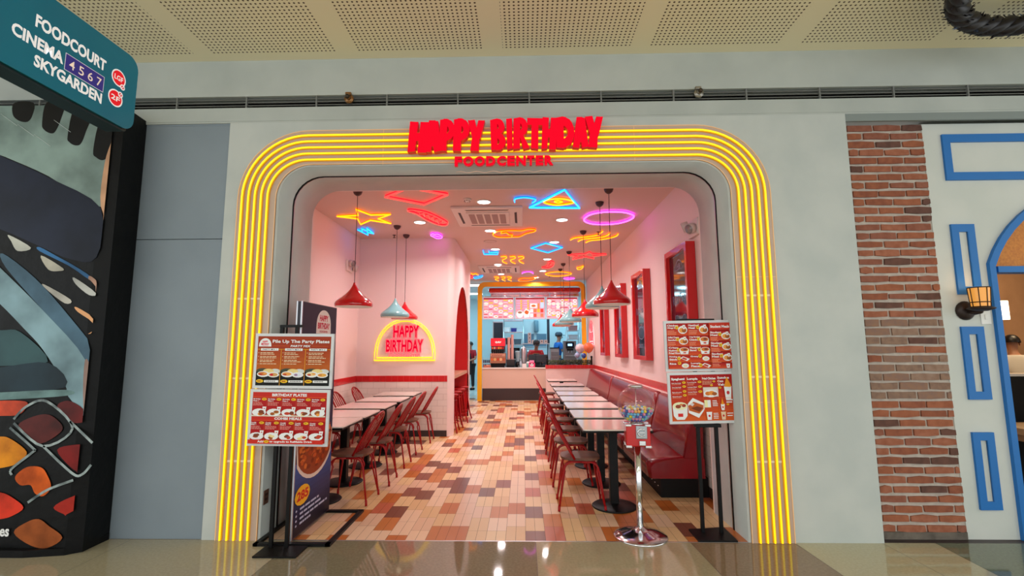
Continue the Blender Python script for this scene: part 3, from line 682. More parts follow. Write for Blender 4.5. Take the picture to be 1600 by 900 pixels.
def art_party(g):
    shade_rect(g, 0, 0, 1, .72, (150, 42, 22), (176, 92, 30), 10); g.rect(0, .70, 1, 1, (20, 20, 18), False)
    g.rect(0, 0, 1, .25, (150, 52, 24)); dome_logo(g, .015, .04, .17, .17)
    g.text(.2, .07, .98, .155, 'Pile Up The Party Plates', WHT, .03, slope=0); g.text(.45, .175, .72, .22, 'PARTY MIX', WHT, .03, shear=.02)
    g.rect(.21, .195, .43, .2, ORG).rect(.74, .195, .97, .2, ORG, False).rect(0, .262, 1, .27, YEL)
    for i in range(3):
        u = .003+i*.335
        if i: g.rect(u-.008, .265, u-.001, 1, (214, 150, 40))
        g.rect(u+.045, .245, u+.285, .295, WHT); g.text(u+.07, .253, u+.26, .287, 'PARTY MIX %d' % (i+1), (90, 80, 70), .01)
        for j in range(4): g.lines(u+.04, .33+.075*j, u+.29, 2 if j < 3 else 1, .03, .014, (226, 196, 160)); g.ell(u+.02, .337+.075*j, .006, .008, (226, 196, 160), 6)
        g.ell(u+.09, .70, .085, .05, (62, 70, 56)).ell(u+.26, .71, .07, .05, (196, 200, 196)).ell(u+.17, .71, .075, .05, (216, 196, 130))
        plate(g, u+.10, .77, .085, .06, [(-.1, -.1, .75, .6, FOODS[(i+1) % 6]), (.3, -.2, .3, .3, FOODS[2]), (-.4, .1, .3, .3, FOODS[5])])
        plate(g, u+.24, .78, .08, .055, [(0, 0, .75, .65, ((196, 150, 90), (206, 210, 220), (216, 160, 70))[i]), (-.3, 0, .3, .4, ((190, 24, 40), (150, 120, 150), (200, 130, 60))[i])])
        g.ell(u+.06, .91, .05, .035, YEL); g.lines(u+.03, .9, u+.1, 1, 0, .02, (150, 50, 30)); g.rect(u+.12, .89, u+.315, .935, WHT); g.lines(u+.14, .903, u+.31, 1, 0, .018, (120, 120, 120))
def art_plates(g):
    g.rect(0, 0, 1, 1, (184, 40, 30)); g.rect(0, .1, 1, .48, (164, 24, 26)); g.rect(0, .56, 1, .92, (164, 24, 26), False)
    g.rect(0, .095, 1, .103, ORG).rect(0, .555, 1, .562, ORG, False)
    g.text(.26, .025, .73, .083, 'BIRTHDAY PLATES', WHT, .04).text(.31, .495, .68, .545, 'COMBI MEALS', WHT, .04)
    for r in range(2):
        for i in range(5):
            u = .0+i*.2; v = .105+r*.46; a, b = ('Birthday', 'Plate') if r == 0 else ('Combi', 'Meal')
            g.text(u+.012, v+.02, u+.11 if r == 0 else u+.085, v+.048, a, WHT, .03).text(u+.012, v+.055, u+.085, v+.08, '%s %d' % (b, i+1), WHT, .03, up=False)
            price(g, u+.158, v+.035, .034, .026); g.lines(u+.012, v+.10, u+.18, 3, .024, .009, (220, 150, 140))
            if i: g.rect(u-.002, v, u+.001, v+.4, (196, 84, 44))
            g.rect(u, v+.345, u+.2, v+.375, (206, 190, 170)) if r == 0 else None
            rr = random.Random(i+7*r)
            plate(g, u+.10, v+.295, .095, .075, [(-.35, -.1, .45, .7, (226, 228, 230))]+[(rr.uniform(-.2, .6), rr.uniform(-.4, .5), rr.uniform(.25, .4), rr.uniform(.25, .45), FOODS[rr.randrange(6)]) for _ in range(4)], (.72, -1.0))
    g.rect(0, .92, 1, 1, (190, 42, 30)); g.text(.13, .935, .21, .978, 'Add', WHT, .03).text(.29, .935, .86, .985, 'to upgrade to Refillable Drink', WHT, .03, up=False); price(g, .25, .957, .034, .026)
def cell(g, u0, v0, u1, v1, names, art, pr=1, lines=2):
    w = u1-u0; h = v1-v0; H = (g.H*h)
    hh = .026/g.H*.62
    shade_rect(g, u0, v0, u1, v1, (160, 22, 22), (196, 70, 32), 5)
    for i, n in enumerate(names): g.text(u0+w*.04, v0+h*.10+i*hh*1.35, u0+w*min(.56, .075*len(n)+.05), v0+h*.10+i*hh*1.35+hh, n, WHT, .035)
    vb = v0+h*.12+len(names)*hh*1.35
    if lines and vb+hh < v1: g.lines(u0+w*.05, vb+hh*.3, u0+w*.5, lines, hh*.8, hh*.32, (226, 150, 120))
    if pr: price(g, u0+w*.5, v0+h*.16+hh*1.2*(len(names) > 1), w*.085, hh*.9)
    cu, cv = u0+w*.77, v0+h*.55
    if art == 'plate': plate(g, cu, cv, w*.22, h*.34, [(-.2, .1, .6, .6, FOODS[2]), (.3, .1, .5, .6, FOODS[0]), (.2, -.2, .3, .3, FOODS[1])], (.3, -.7))
    elif art == 'bowl':
        g.ell(cu, cv-h*.12, w*.23, h*.26, WHT).poly([(cu-w*.23, cv-h*.12), (cu+w*.23, cv-h*.12), (cu+w*.18, cv+h*.36), (cu-w*.18, cv+h*.36)], WHT); g.ell(cu, cv-h*.14, w*.19, h*.2, FOODS[1]).ell(cu+w*.04, cv-h*.16, w*.09, h*.1, FOODS[4]); g.rect(cu-w*.05, cv+h*.14, cu+w*.08, cv+h*.26, (190, 40, 40))
    elif art == 'tray':
        g.poly([(cu-w*.22, cv-h*.1), (cu-w*.08, cv-h*.36), (cu+w*.23, cv+h*.02), (cu+w*.1, cv+h*.34)], WHT).poly([(cu-w*.16, cv-h*.06), (cu-w*.07, cv-h*.24), (cu+w*.12, cv+h*.02), (cu+w*.05, cv+h*.2)], FOODS[5])
    elif art == 'dish': g.ell(cu, cv, w*.17, h*.34, WHT).ell(cu, cv, w*.10, h*.2, (214, 196, 160) if pr else WHT)
    elif art == 'cup': cupart(g, cu, cv, w*.09, h*.36)
def art_meals(g):
    g.rect(0, 0, 1, 1, RED1)
    a = .335; b = .665
    vs = [0, .265, .5, .7, .85, 1]
    c1 = [(['Chicken', 'Wings Meal'], 'plate'), (['Grilled Cheese', 'Sandwich'], 'plate'), (['Crispy', 'Mushroom', 'Fried Rice'], 'bowl'), (['Hotdog on', 'Stick'], 'tray'), (['Rice'], 'dish')]
    c2 = [(['Meatloaf', 'Meal'], 'plate'), (['Crispy Boneless', 'Chicken'], 'bowl'), (['Macaroni', 'Bowl'], 'bowl'), (['Gravy'], 'dish'), (['Lumpia', 'Pieces'], 'tray')]
    for i in range(5):
        cell(g, .0, vs[i], a, vs[i+1], *c1[i], lines=3 if i < 2 else 0); cell(g, a, vs[i], b, vs[i+1], *c2[i], lines=3 if i < 2 else 0)
    g.rect(b, 0, 1, .16, (186, 50, 30)); g.text(b+.02, .055, .985, .115, 'Student Meals', WHT, .04)
    for i in range(3): cell(g, b, .17+.235*i, 1, .395+.235*i, ['Student', 'Meal %d' % (i+1)], 'plate', lines=3)
    cell(g, b, .875, 1, 1, [], 'cup', pr=0, lines=2)
    for v in vs[1:-1]: g.rect(0, v-.003, b, v+.003, ORG)
    for u in (a, b): g.rect(u-.002, 0, u+.002, 1, ORG)
def art_sides(g):
    shade_rect(g, 0, 0, 1, 1, (158, 20, 22), (200, 84, 32), 10)
    for u, s, e in ((.02, 'Spaghetti', .235), (.275, 'Lumpia', .445), (.515, 'Fried Chicken', .735)): g.text(u, .06, e, .125 if s != 'Fried Chicken' else .11, s, WHT, .04)
    for i, s in enumerate(('Sundae', 'Con', 'Yelo')): g.text(.76, .05+.075*i, .76+.032*len(s), .10+.075*i, s, WHT, .04)
    for i in range(4):
        g.text(.02, .165+.09*i+.02*(i > 1), .17, .192+.09*i+.02*(i > 1), ('Solo Spaghetti', 'Twin Spaghetti', 'Spaghetti', 'Spaghetti')[i], WHT, .02); g.lines(.02, .2+.09*i+.02*(i > 1), .19, 1, 0, .01, (226, 150, 120)); price(g, .22, .165+.085*i+.02*(i > 1), .03, .026)
    for i in range(3):
        g.text(.275, .15+.105*i, .42, .178+.105*i, ('Lumpia', 'Lumpia Meal', 'Lumpia Pieces')[i], WHT, .02); g.lines(.275, .19+.105*i, .43, 2, .025, .01, (226, 150, 120)); price(g, .47, .155+.105*i, .032, .026)
    g.lines(.515, .14, .72, 3, .03, .011, (226, 170, 140)); price(g, .70, .15, .022, .02); price(g, .655, .235, .022, .02); price(g, .79, .29, .022, .02)
    # spaghetti bowl, spring-roll tray
    g.poly([(.01, .68), (.25, .68), (.24, .88), (.19, .965), (.07, .965), (.02, .88)], WHT); g.ell(.13, .67, .12, .085, (232, 214, 176)).ell(.10, .68, .045, .04, (140, 60, 40)).ell(.19, .66, .035, .035, (150, 56, 44)).ell(.15, .64, .03, .02, (196, 120, 70)); g.rect(.09, .83, .17, .90, (200, 40, 40))
    g.poly([(.25, .63), (.34, .5), (.52, .62), (.52, .75), (.42, .93), (.26, .82)], WHT).poly([(.26, .67), (.35, .58), (.5, .66), (.5, .74), (.43, .84), (.27, .77)], (176, 84, 34)).poly([(.30, .72), (.40, .68), (.49, .72), (.43, .80)], (112, 50, 24)).poly([(.28, .64), (.32, .60), (.36, .63), (.33, .68)], (200, 190, 190))
    g.rect(.515, .275, .755, .48, (206, 196, 190)); plate(g, .635, .41, .115, .085, [(-.4, 0, .4, .5, FOODS[1]), (.1, -.1, .45, .55, (214, 132, 50)), (.5, .1, .35, .45, FOODS[0])])
    cupart(g, .91, .40, .06, .14); g.poly([(.855, .27), (.90, .05), (.965, .24), (.96, .28)], (228, 138, 26))
    g.rect(.52, .55, .62, .71, (236, 214, 160)).rect(.57, .55, .62, .70, WHT); g.lines(.65, .56, .74, 4, .035, .018, WHT)
    cupart(g, .81, .71, .032, .07); g.poly([(.785, .65), (.805, .51), (.835, .65)], (228, 138, 26)); g.lines(.87, .54, .985, 2, .05, .025, WHT); price(g, .89, .65, .022, .02)
    cupart(g, .585, .89, .045, .085); cupart(g, .81, .89, .04, .085, (214, 184, 150)); g.lines(.65, .83, .74, 4, .035, .016, WHT); g.lines(.87, .83, .985, 2, .05, .02, WHT)
    for u in (.255, .505, .755): g.rect(u-.002, 0, u+.002, 1 if u > .3 else .9, ORG)
    g.rect(.505, .505, 1, .51, ORG).rect(.505, .77, 1, .775, ORG, False)
# --- left menu stand
t = thing('menu_stand', 'menu stand with PARTY MIX and BIRTHDAY PLATES boards before the tall standee', 'menu stand')
yb = 3.73
MB().prism([(-1.955, 3.60), (-1.638, 3.60), (-1.638, 3.795), (-1.955, 3.795)], lambda x, y, z: (x, y, z), 0, .012, M_BLKG).build('base_plate', t)
for x in (-1.905, -1.785): MB().box((x-.014, yb+.02, .01), (x+.014, yb+.045, 1.66), M_BLKG, .003).build('post', t)
MB().box((-1.92, yb+.02, 1.655), (-1.74, yb+.04, 1.675), M_BLKG).build('top_bar', t)
board(t, -2.098, -1.478, 1.182, 1.605, yb, -.012, art_party)
board(t, -2.112, -1.492, .752, 1.176, yb-.004, -.014, art_plates)
# --- right menu stand
t = thing('menu_stand', 'menu stand with Student Meals and Spaghetti boards beside the gumball machine', 'menu stand')
yb = 4.06
MB().prism([(1.335, 3.925), (1.635, 3.925), (1.64, 4.205), (1.34, 4.16)], lambda x, y, z: (x, y, z), 0, .012, M_BLKG).build('base_plate', t)
for x in (1.43, 1.578): MB().box((x-.014, yb+.02, .01), (x+.014, yb+.045, 1.70), M_BLKG, .003).build('post', t)
MB().box((1.29, yb+.0, 1.708), (1.60, yb+.04, 1.722), M_BLKG).build('top_bar', t)
MB().box((1.40, yb-.005, .835), (1.61, yb+.05, .862), M_BLKG, .004).build('lower_bar', t)
board(t, 1.178, 1.742, 1.288, 1.708, yb, .012, art_meals)
board(t, 1.190, 1.742, .866, 1.282, yb-.003, .02, art_sides)
# --- tall standee with the fried-chicken print
t = thing('standee', 'tall dark double-sided standee with fried chicken print and a 285 price', 'standee')
SX = -1.794
MB().box((SX-.045, 3.855, .02), (SX, 4.572, 1.872), mat('standee_body', C(34, 28, 44), .35)).build('panel', t)
mb = MB(); al = mat('aluminium_edge', C(196, 196, 200), .3, .9)
mb.box((SX-.047, 3.848, .02), (SX-.036, 3.858, 1.874), al).box((SX-.010, 3.848, .02), (SX+.002, 3.858, 1.874), al)
mb.build('edge_trim', t)
mb = MB()
mb.box((-2.06, 3.80, 0), (-1.475, 3.84, .02), M_BLKG).box((-2.06, 4.545, 0), (-1.475, 4.58, .02), M_BLKG).box((-2.065, 3.80, 0), (-2.03, 4.58, .02), M_BLKG).box((-1.512, 3.80, 0), (-1.472, 4.58, .02), M_BLKG)
mb.build('floor_frame', t)
g = Print((SX, 3.86, .03), (0, 1, 0), (0, 0, 1), (1, 0, 0), .708, 1.835, k=1.0)
shade_rect(g, 0, 0, 1, .70, (40, 34, 54), (34, 36, 70), 6); shade_rect(g, 0, .70, 1, 1, (58, 88, 158), (14, 12, 32), 14)
g.poly([(.60-.22*math.cos(PI*i/16), .115-.095*math.sin(PI*i/16)**.7) for i in range(17)]+[(.82, .135), (.38, .135)], (236, 224, 216))
g.text(.47, .045, .73, .075, 'HAPPY', (205, 30, 60), .05).text(.42, .082, .78, .112, 'BIRTHDAY', (205, 30, 60), .05).text(.48, .12, .72, .13, 'FOODCENTER', (190, 40, 50), .03)
g.poly([(0, .60), (1, .60)]+[(.5+.56*math.cos(PI*i/16), .62+.175*math.sin(PI*i/16)) for i in range(17) if abs(.56*math.cos(PI*i/16)) <= .5], (225, 205, 190))
g.poly([(.02, .60), (.98, .60)]+[(.5+.52*math.cos(PI*i/16), .62+.158*math.sin(PI*i/16)) for i in range(17) if abs(.52*math.cos(PI*i/16)) <= .48], (150, 62, 26))
rr = random.Random(3)
for i in range(90):
    u = rr.uniform(.06, .94); v = rr.uniform(.56, .62+.13*math.sin(math.acos(max(-1, min(1, (u-.5)/.5)))))
    g.l += .12; g.ell(u, v, rr.uniform(.02, .06), rr.uniform(.006, .016), rr.choice([(196, 84, 30), (172, 66, 24), (212, 110, 40), (126, 46, 20)]), 7, False)
g.ell(.20, .842, .19, .042, YEL); g.text(.06, .822, .35, .862, '285', (205, 34, 30), .04)
for i in range(4): g.lines(.15, .893+.02*i, .95 if i < 3 else .5, 1, 0, .009, (186, 190, 216))
for i in range(4): g.ell(.06, .897+.02*i, .02, .005, (186, 190, 216), 6)
g.build('print', t)
# --- gumball machine
M_PLEX = glass_thin('globe_plastic', (.98, .98, .98), .02)
GX, GY = .918, 4.035
t = thing('gumball_machine', 'red gumball machine with clear globe on a chrome pedestal', 'gumball machine', (GX, GY, 0), -.09)
MB().lathe([(.001, .0), (.208, 0), (.212, .004), (.205, .011), (.15, .03), (.09, .047), (.04, .062), (.03, .075), (.001, .078)], (0, 0, 0), M_CHROME, 40).build('base', t)
MB().cyl((0, 0, .07), (0, 0, .70), .026, M_CHROME, 20).build('pole', t)
MB().box((-.094, -.08, .703), (.094, .08, .868), M_RED, .008).build('body', t)
for z0, z1 in ((.692, .712), (.858, .876)):
    for sx_ in (-1, 1):
        for sy_ in (-1, 1): MB().box((sx_*.10, sy_*.086, z0), (sx_*.052, sy_*.04, z1), M_CHROME, .004).build('corner_bracket', t)
c = MB().box((-.02, -.094, .765), (.067, -.078, .866), mat('cast_zinc', (.42, .44, .46), .35, 1), .005).build('coin_mechanism', t)
MB().tube([(.022+.028*math.cos(a), -.1, .815+.028*math.sin(a)) for a in [PI*.2+PI*1.6*i/12 for i in range(13)]], .006, M_CHROME, 8).box((.0, -.112, .811), (.046, -.1, .821), M_CHROME, .003).build('handle', c)
MB().box((.0, -.11, .715), (.052, -.078, .752), M_CHROME, .006).box((.004, -.112, .72), (.048, -.109, .742), mat('chute_flap', (.8, .8, .82), .2, 1), .001).build('chute', t)
GZ, GR = 1.022, .150
prof = [(.052, -.142)]+[(GR*math.sin(a), -GR*math.cos(a)) for a in [PI*(.12+.80*i/28) for i in range(29)]]
MB().lathe(prof, (0, 0, GZ), M_PLEX, 40).build('globe', t)
MB().lathe([(.05, -.012), (.06, 0), (.06, .010), (.045, .016), (.001, .018)], (0, 0, GZ+.146), mat('cap_chrome', (.72, .68, .68), .25, 1), 24).build('lid', t)
MB().lathe([(.055, 0), (.062, .004), (.062, .016), (.05, .02)], (0, 0, .862), M_CHROME, 24).build('collar', t)
MB().cyl((0, 0, .87), (0, 0, GZ+.146), .003, mat('centre_rod', (.6, .6, .6), .3, 1), 6).build('centre_rod', t)
# gumballs: a layer against the globe and the heap on top
BR = .0122; pos = []
def ok(p): return all((p-q).length > BR*1.93 for q in pos)
rg = random.Random(5); lim = GR-BR-.003
for ring in range(18):
    th = PI*.17+ring*.0240*1.02/lim
    z = -lim*math.cos(th)
    if z > -.026: break
    rad = lim*math.sin(th); n = max(3, int(2*PI*rad/(BR*2.03))); ph = rg.random()
    for i in range(n):
        p = Vector((rad*math.cos(2*PI*(i+ph)/n), rad*math.sin(2*PI*(i+ph)/n), z))
        if p.y < .075 and ok(p): pos.append(p)
for r_, n in ((.113, 30), (.09, 24), (.067, 18), (.044, 12), (.021, 5)):
    for i in range(n):
        p = Vector((r_*math.cos(2*PI*i/n+r_*40), r_*math.sin(2*PI*i/n+r_*40), -.028-.10*abs(r_-.02)*.2+rg.uniform(-.006, .006)))
        if ok(p): pos.append(p)
GC = [('yellow', (252, 220, 60)), ('sky blue', (120, 196, 236)), ('dark blue', (70, 100, 180)), ('lilac', (206, 170, 228)), ('pink', (244, 150, 184)), ('mint green', (160, 220, 190)), ('white', (245, 242, 236)), ('pale orange', (250, 184, 100))]
protos = {}
for p in pos[:299]:
    k = rg.randrange(8)
    if p.z < -.05 and rg.random() < .5: k = 2 if rg.random() < .6 else 1
    if k not in protos:
        o = MB().ball((0, 0, 0), BR, mat('gum_'+GC[k][0].replace(' ', '_'), C(*GC[k][1]), .3), 14, 9).build('gumball')
        protos[k] = o
    else:
        o = protos[k].copy(); COL.objects.link(o)
    tag(o, GC[k][0]+' gumball in the clear globe of the gumball machine', 'gumball', GC[k][0]+' gumballs in the globe')
    o.location = (GX+p.x, GY+p.y, GZ+p.z)
# --- outlet on the jamb
t = thing('wall_outlet', 'small brown wall outlet low on the jamb behind the menu stand', 'outlet', (XL, 3.97, .31))
MB().box((0, -.035, -.055), (.008, .035, .055), mat('outlet_brown', C(116, 84, 70), .4), .003).build('cover_plate', t)
mb = MB()
for z in (-.025, .012): mb.box((.008, -.02, z), (.0095, .02, z+.018), mat('outlet_dark', C(60, 40, 34), .4))
mb.build('socket', t)
# --- lantern on the neighbour's wall
t = thing('wall_lantern', 'lit amber lantern on a dark iron wall bracket between the blue mouldings', 'wall lamp', (3.605, YR, 1.772))
M_IRON = mat('dark_iron', C(52, 38, 34), .45, .4)
MB().lathe([(.001, 0), (.075, 0), (.078, .01), (.06, .03), (.03, .04), (.001, .042)], (0, 0, 0), M_IRON, 20).build('wall_plate', t)
for v in t.children[0].data.vertices: v.co = (v.co.x, -v.co.z, v.co.y)
MB().tube([(0, -.03, 0), (.008, -.08, -.022), (.018, -.12, -.012), (.018, -.125, .0)], .018, M_IRON, 10).build('arm', t)
lx, ly = .018, -.125
MB().lathe([(.001, -.012), (.04, -.012), (.085, .004), (.09, .012), (.07, .02), (.001, .02)], (lx, ly, 0), M_IRON, 20).build('tray', t)
MB().lathe([(.056, .02), (.066, .17)], (lx, ly, 0), mat('amber_glass', C(190, 130, 70), .3, emit=(1, .42, .06), strength=.55), 20).build('glass_shade', t)
mb = MB()
for k in range(8):
    a = 2*PI*k/8; mb.cyl((lx+.058*math.cos(a), ly+.058*math.sin(a), .02), (lx+.069*math.cos(a), ly+.069*math.sin(a), .175), .0035, M_IRON, 6)
for z, r in ((.022, .058), (.058, .061), (.174, .069)): mb.tube([(lx+r*math.cos(2*PI*i/20), ly+r*math.sin(2*PI*i/20), z) for i in range(20)], .004, M_IRON, 6, closed=True)
mb.build('cage', t)
MB().ball((lx, ly, .07), .04, glow('flame_bulb', (1, .42, .03), 3.5), 12, 8, (1, 1, 1.1)).build('bulb', t)
lp = bpy.data.lights.new('lantern_light', 'POINT'); lp.energy = .3; lp.color = (1, .6, .25); lp.shadow_soft_size = .05
lo = bpy.data.objects.new('lantern_light', lp); lo.location = (3.605+lx, YR+ly, 1.772+.21); COL.objects.link(lo)
t = thing('light_switch', 'white light switch plate on the wall beside the lit lantern', 'switch', (3.765, YR, 1.72))
MB().box((-.04, -.008, -.06), (.04, 0, .06), M_WHITE, .003).build('cover_plate', t); MB().box((-.012, -.014, -.02), (.012, -.008, .02), M_WHITE, .002).build('rocker', t)
# --- dark braided garland hanging near the camera
t = thing('garland_ring', 'dark tinsel garland ring hanging below the perforated ceiling', 'garland', (3.62, 2.72, 3.88))
M_TIN = mat('dark_tinsel', C(26, 20, 23), .4, .1); M_TIN2 = mat('blue_tinsel', C(60, 76, 100), .3, .4)
mb = MB()
NN = 46
for s_ in range(3):
    pts = []
    for i in range(NN*3):
        a = 2*PI*i/(NN*3); ph = a*14+s_*2*PI/3; rr_ = .72+.032*math.cos(ph)
        pts.append((rr_*math.cos(a), rr_*math.sin(a), .032*math.sin(ph)))
    mb.tube(pts, .042, M_TIN, 8, closed=True)
mb.build('braid', t)
mb = MB(); rg = random.Random(9)
for i in range(620):
    a = rg.uniform(0, 2*PI); b = rg.uniform(0, 2*PI); r0 = .06; r1 = rg.uniform(.078, .098)
    c_ = Vector(((.72+r0*math.cos(b))*math.cos(a), (.72+r0*math.cos(b))*math.sin(a), r0*math.sin(b)))
    d_ = Vector(((.72+r1*math.cos(b))*math.cos(a+.05), (.72+r1*math.cos(b))*math.sin(a+.05), r1*math.sin(b)))
    n_ = Vector((-math.sin(a), math.cos(a), .3))*.012
    mb.face([c_+n_, c_-n_, d_], M_TIN2 if rg.random() < .3 else M_TIN)
ft = mb.build('tinsel', t); ft['kind'] = 'stuff'
mb = MB()
for a in (.4, 2.5, 4.6): mb.cyl((.72*math.cos(a), .72*math.sin(a), 0), (.72*math.cos(a), .72*math.sin(a), .14), .003, M_BLACK, 6)
mb.build('hanging_wire', t)
# ================================================================== SHOP INTERIOR
M_CHR = mat('chair_red', C(160, 5, 12), .35, coat=.15, spec=.3)
M_WOOD = mottle('seat_wood', C(88, 54, 40), C(116, 72, 52), 7, .4)
M_TOP = mat('table_top_white', C(244, 232, 222), .14, coat=.3)
def chair_proto():
    t = thing('dining_chair', 'x', 'chair')
    mb = MB(); q = []
    n = 24
    for i in range(n):     # rounded-square wooden seat
        a = 2*PI*i/n; c, s_ = math.cos(a), math.sin(a)
        k = (abs(c)**3.5+abs(s_)**3.5)**(-1/3.5); q.append((.185*c*k, .175*s_*k*(1 if c > 0 else .94)))
    mb.prism([(x*.97, y*.97) for x, y in q], lambda x, y, z: (x, y, z), .442, .448, M_WOOD); mb.prism(q, lambda x, y, z: (x, y, z), .448, .466, M_WOOD)
    mb.build('seat', t)
    mb = MB(); mb.tube([(.15*math.cos(2*PI*i/20), .145*math.sin(2*PI*i/20), .436) for i in range(20)], .009, M_CHR, 6, closed=True); mb.build('seat_ring', t)
    for sx_ in (-1, 1):
        for sy_ in (-1, 1):
            mb = MB()
            for off in (0, .05):    # hairpin pair of rods that meet at the foot and bend over under the seat
                y = sy_*(.165-off)
                foot = Vector((sx_*.212, sy_*.178, .008))
                top = [Vector((sx_*(.166-.32*off), y, .34))]+[Vector((sx_*(.158-.08*(1-math.cos(PI/2*k/5))), y, .36+.072*math.sin(PI/2*k/5))) for k in range(6)]+[Vector((0, y, .432))]
                mb.tube([foot+Vector((0, 0, 0)), foot.lerp(top[0], .5)]+top, .0085, M_CHR, 6)
            mb.cyl((sx_*.212, sy_*.178, 0), (sx_*.209, sy_*.176, .05), .012, M_CHR, 8)
            mb.build('leg', t)
    # bow back
    base = Vector((-.06, 0, .455)); dx, dz = -.225, .395
    P = lambda y, s_: (base.x+dx*s_-.05*s_*(1-s_)*0, y, base.z+dz*s_)
    hp = [P(-.165, 0)]+[P(-.165-.02*math.sin(PI*k/5), .12+.10*k) for k in range(5)]
    arc = [P(-.178*math.cos(PI*k/14), .62+.38*math.sin(PI*k/14)) for k in range(15)]
    hoop = [P(-.165, 0), P(-.175, .22), P(-.18, .45)]+arc+[P(.18, .45), P(.175, .22), P(.165, 0)]
    MB().tube(hoop, .012, M_CHR, 8).build('back_hoop', t)
    for y0, y1 in ((-.085, -.10), (-.03, -.036), (.03, .036), (.085, .10)):
        top = .62+.38*math.sqrt(max(0, 1-(y1/.178)**2))
        mb = MB(); a = Vector(P(y0, .02)); b = Vector(P(y1, top-.01)); w_ = Vector((0, .011, 0)); d_ = Vector((.003, 0, .0017))
        mb.raw([a-w_-d_, a+w_-d_, b+w_-d_, b-w_-d_, a-w_+d_, a+w_+d_, b+w_+d_, b-w_+d_], [(0, 1, 2, 3), (7, 6, 5, 4), (0, 4, 5, 1), (1, 5, 6, 2), (2, 6, 7, 3), (3, 7, 4, 0)], M_CHR)
        mb.build('spindle', t)
    return t
def table_proto():
    t = thing('dining_table', 'x', 'table')
    MB().box((-.315, -.305, .722), (.315, .305, .741), M_BLKG, .004).build('edge_band', t)
    MB().prism(rr2(-.312, .312, -.302, .302, .035), lambda x, y, z: (x, y, z), .741, .752, M_TOP).build('table_top', t)
    MB().box((-.04, -.04, .03), (.04, .04, .722), M_BLKG, .006).build('column', t)
    MB().lathe([(.001, 0), (.205, 0), (.21, .006), (.2, .014), (.09, .026), (.06, .034), (.001, .036)], (0, 0, 0), M_BLKG, 32).build('base', t)
    MB().box((-.2, -.02, .70), (.2, .02, .722), M_BLKG).box((-.02, -.2, .70), (.02, .2, .722), M_BLKG).build('bracket', t)
    return t
def rr2(x0, x1, y0, y1, r, n=4):
    out = []
    for cx, cy, a in ((x1-r, y1-r, 0), (x0+r, y1-r, PI/2), (x0+r, y0+r, PI), (x1-r, y0+r, 3*PI/2)):
        out += [(cx+r*math.cos(a+PI/2*i/n), cy+r*math.sin(a+PI/2*i/n)) for i in range(n+1)]
    return out
ORD = ['nearest', 'second', 'third', 'fourth', 'fifth', 'sixth', 'seventh', 'farthest']
TYR = [4.75, 5.51, 6.29, 7.05, 7.84, 8.64, 9.62, 10.9]
TYL = [4.90, 5.53, 6.28, 7.03, 7.84]
ch = None; tb = None
def put_chair(x, y, r, lab, grp):
    global ch
    if ch is None: ch = chair_proto(); ch.location = (x, y, 0); ch.rotation_euler = (0, 0, r); ch['label'] = lab; ch['group'] = grp
    else: dup(ch, (x, y, 0), r, lab, grp)
def put_table(x, y, lab, grp, sc=(1, 1, 1)):
    global tb
    if tb is None: tb = table_proto(); o = tb; tb.location = (x, y, 0); tb['label'] = lab; tb['group'] = grp
    else: o = dup(tb, (x, y, 0), 0, lab, grp)
OL = ['nearest', 'second', 'third', 'fourth', 'farthest']
for i, y in enumerate(TYR):
    put_table(.845, y, 'white-topped table along the red banquette, %s from the entrance' % ORD[i], 'tables along the banquette')
    put_chair(.532-.012*(i % 2), y+.03, .02*((i*7) % 3-1), 'red bow-back chair facing the banquette, %s from the entrance' % ORD[i], 'chairs facing the banquette')
for i, y in enumerate(TYL):
    put_table(-2.02, y, 'white-topped table in the row by the neon dome sign, %s from the entrance' % OL[i], 'tables by the dome sign')
    put_chair(-1.695+.015*((i*5) % 3-1), y+.02, PI+.03*((i*5) % 3-1), 'red bow-back chair with its back to the aisle, %s of its row from the entrance' % OL[i], 'aisle-side chairs by the dome sign')
    put_chair(-2.47, y, .02*(i % 3-1), 'red bow-back chair against the pale side wall behind the tables, %s from the entrance' % OL[i], 'wall-side chairs by the dome sign')
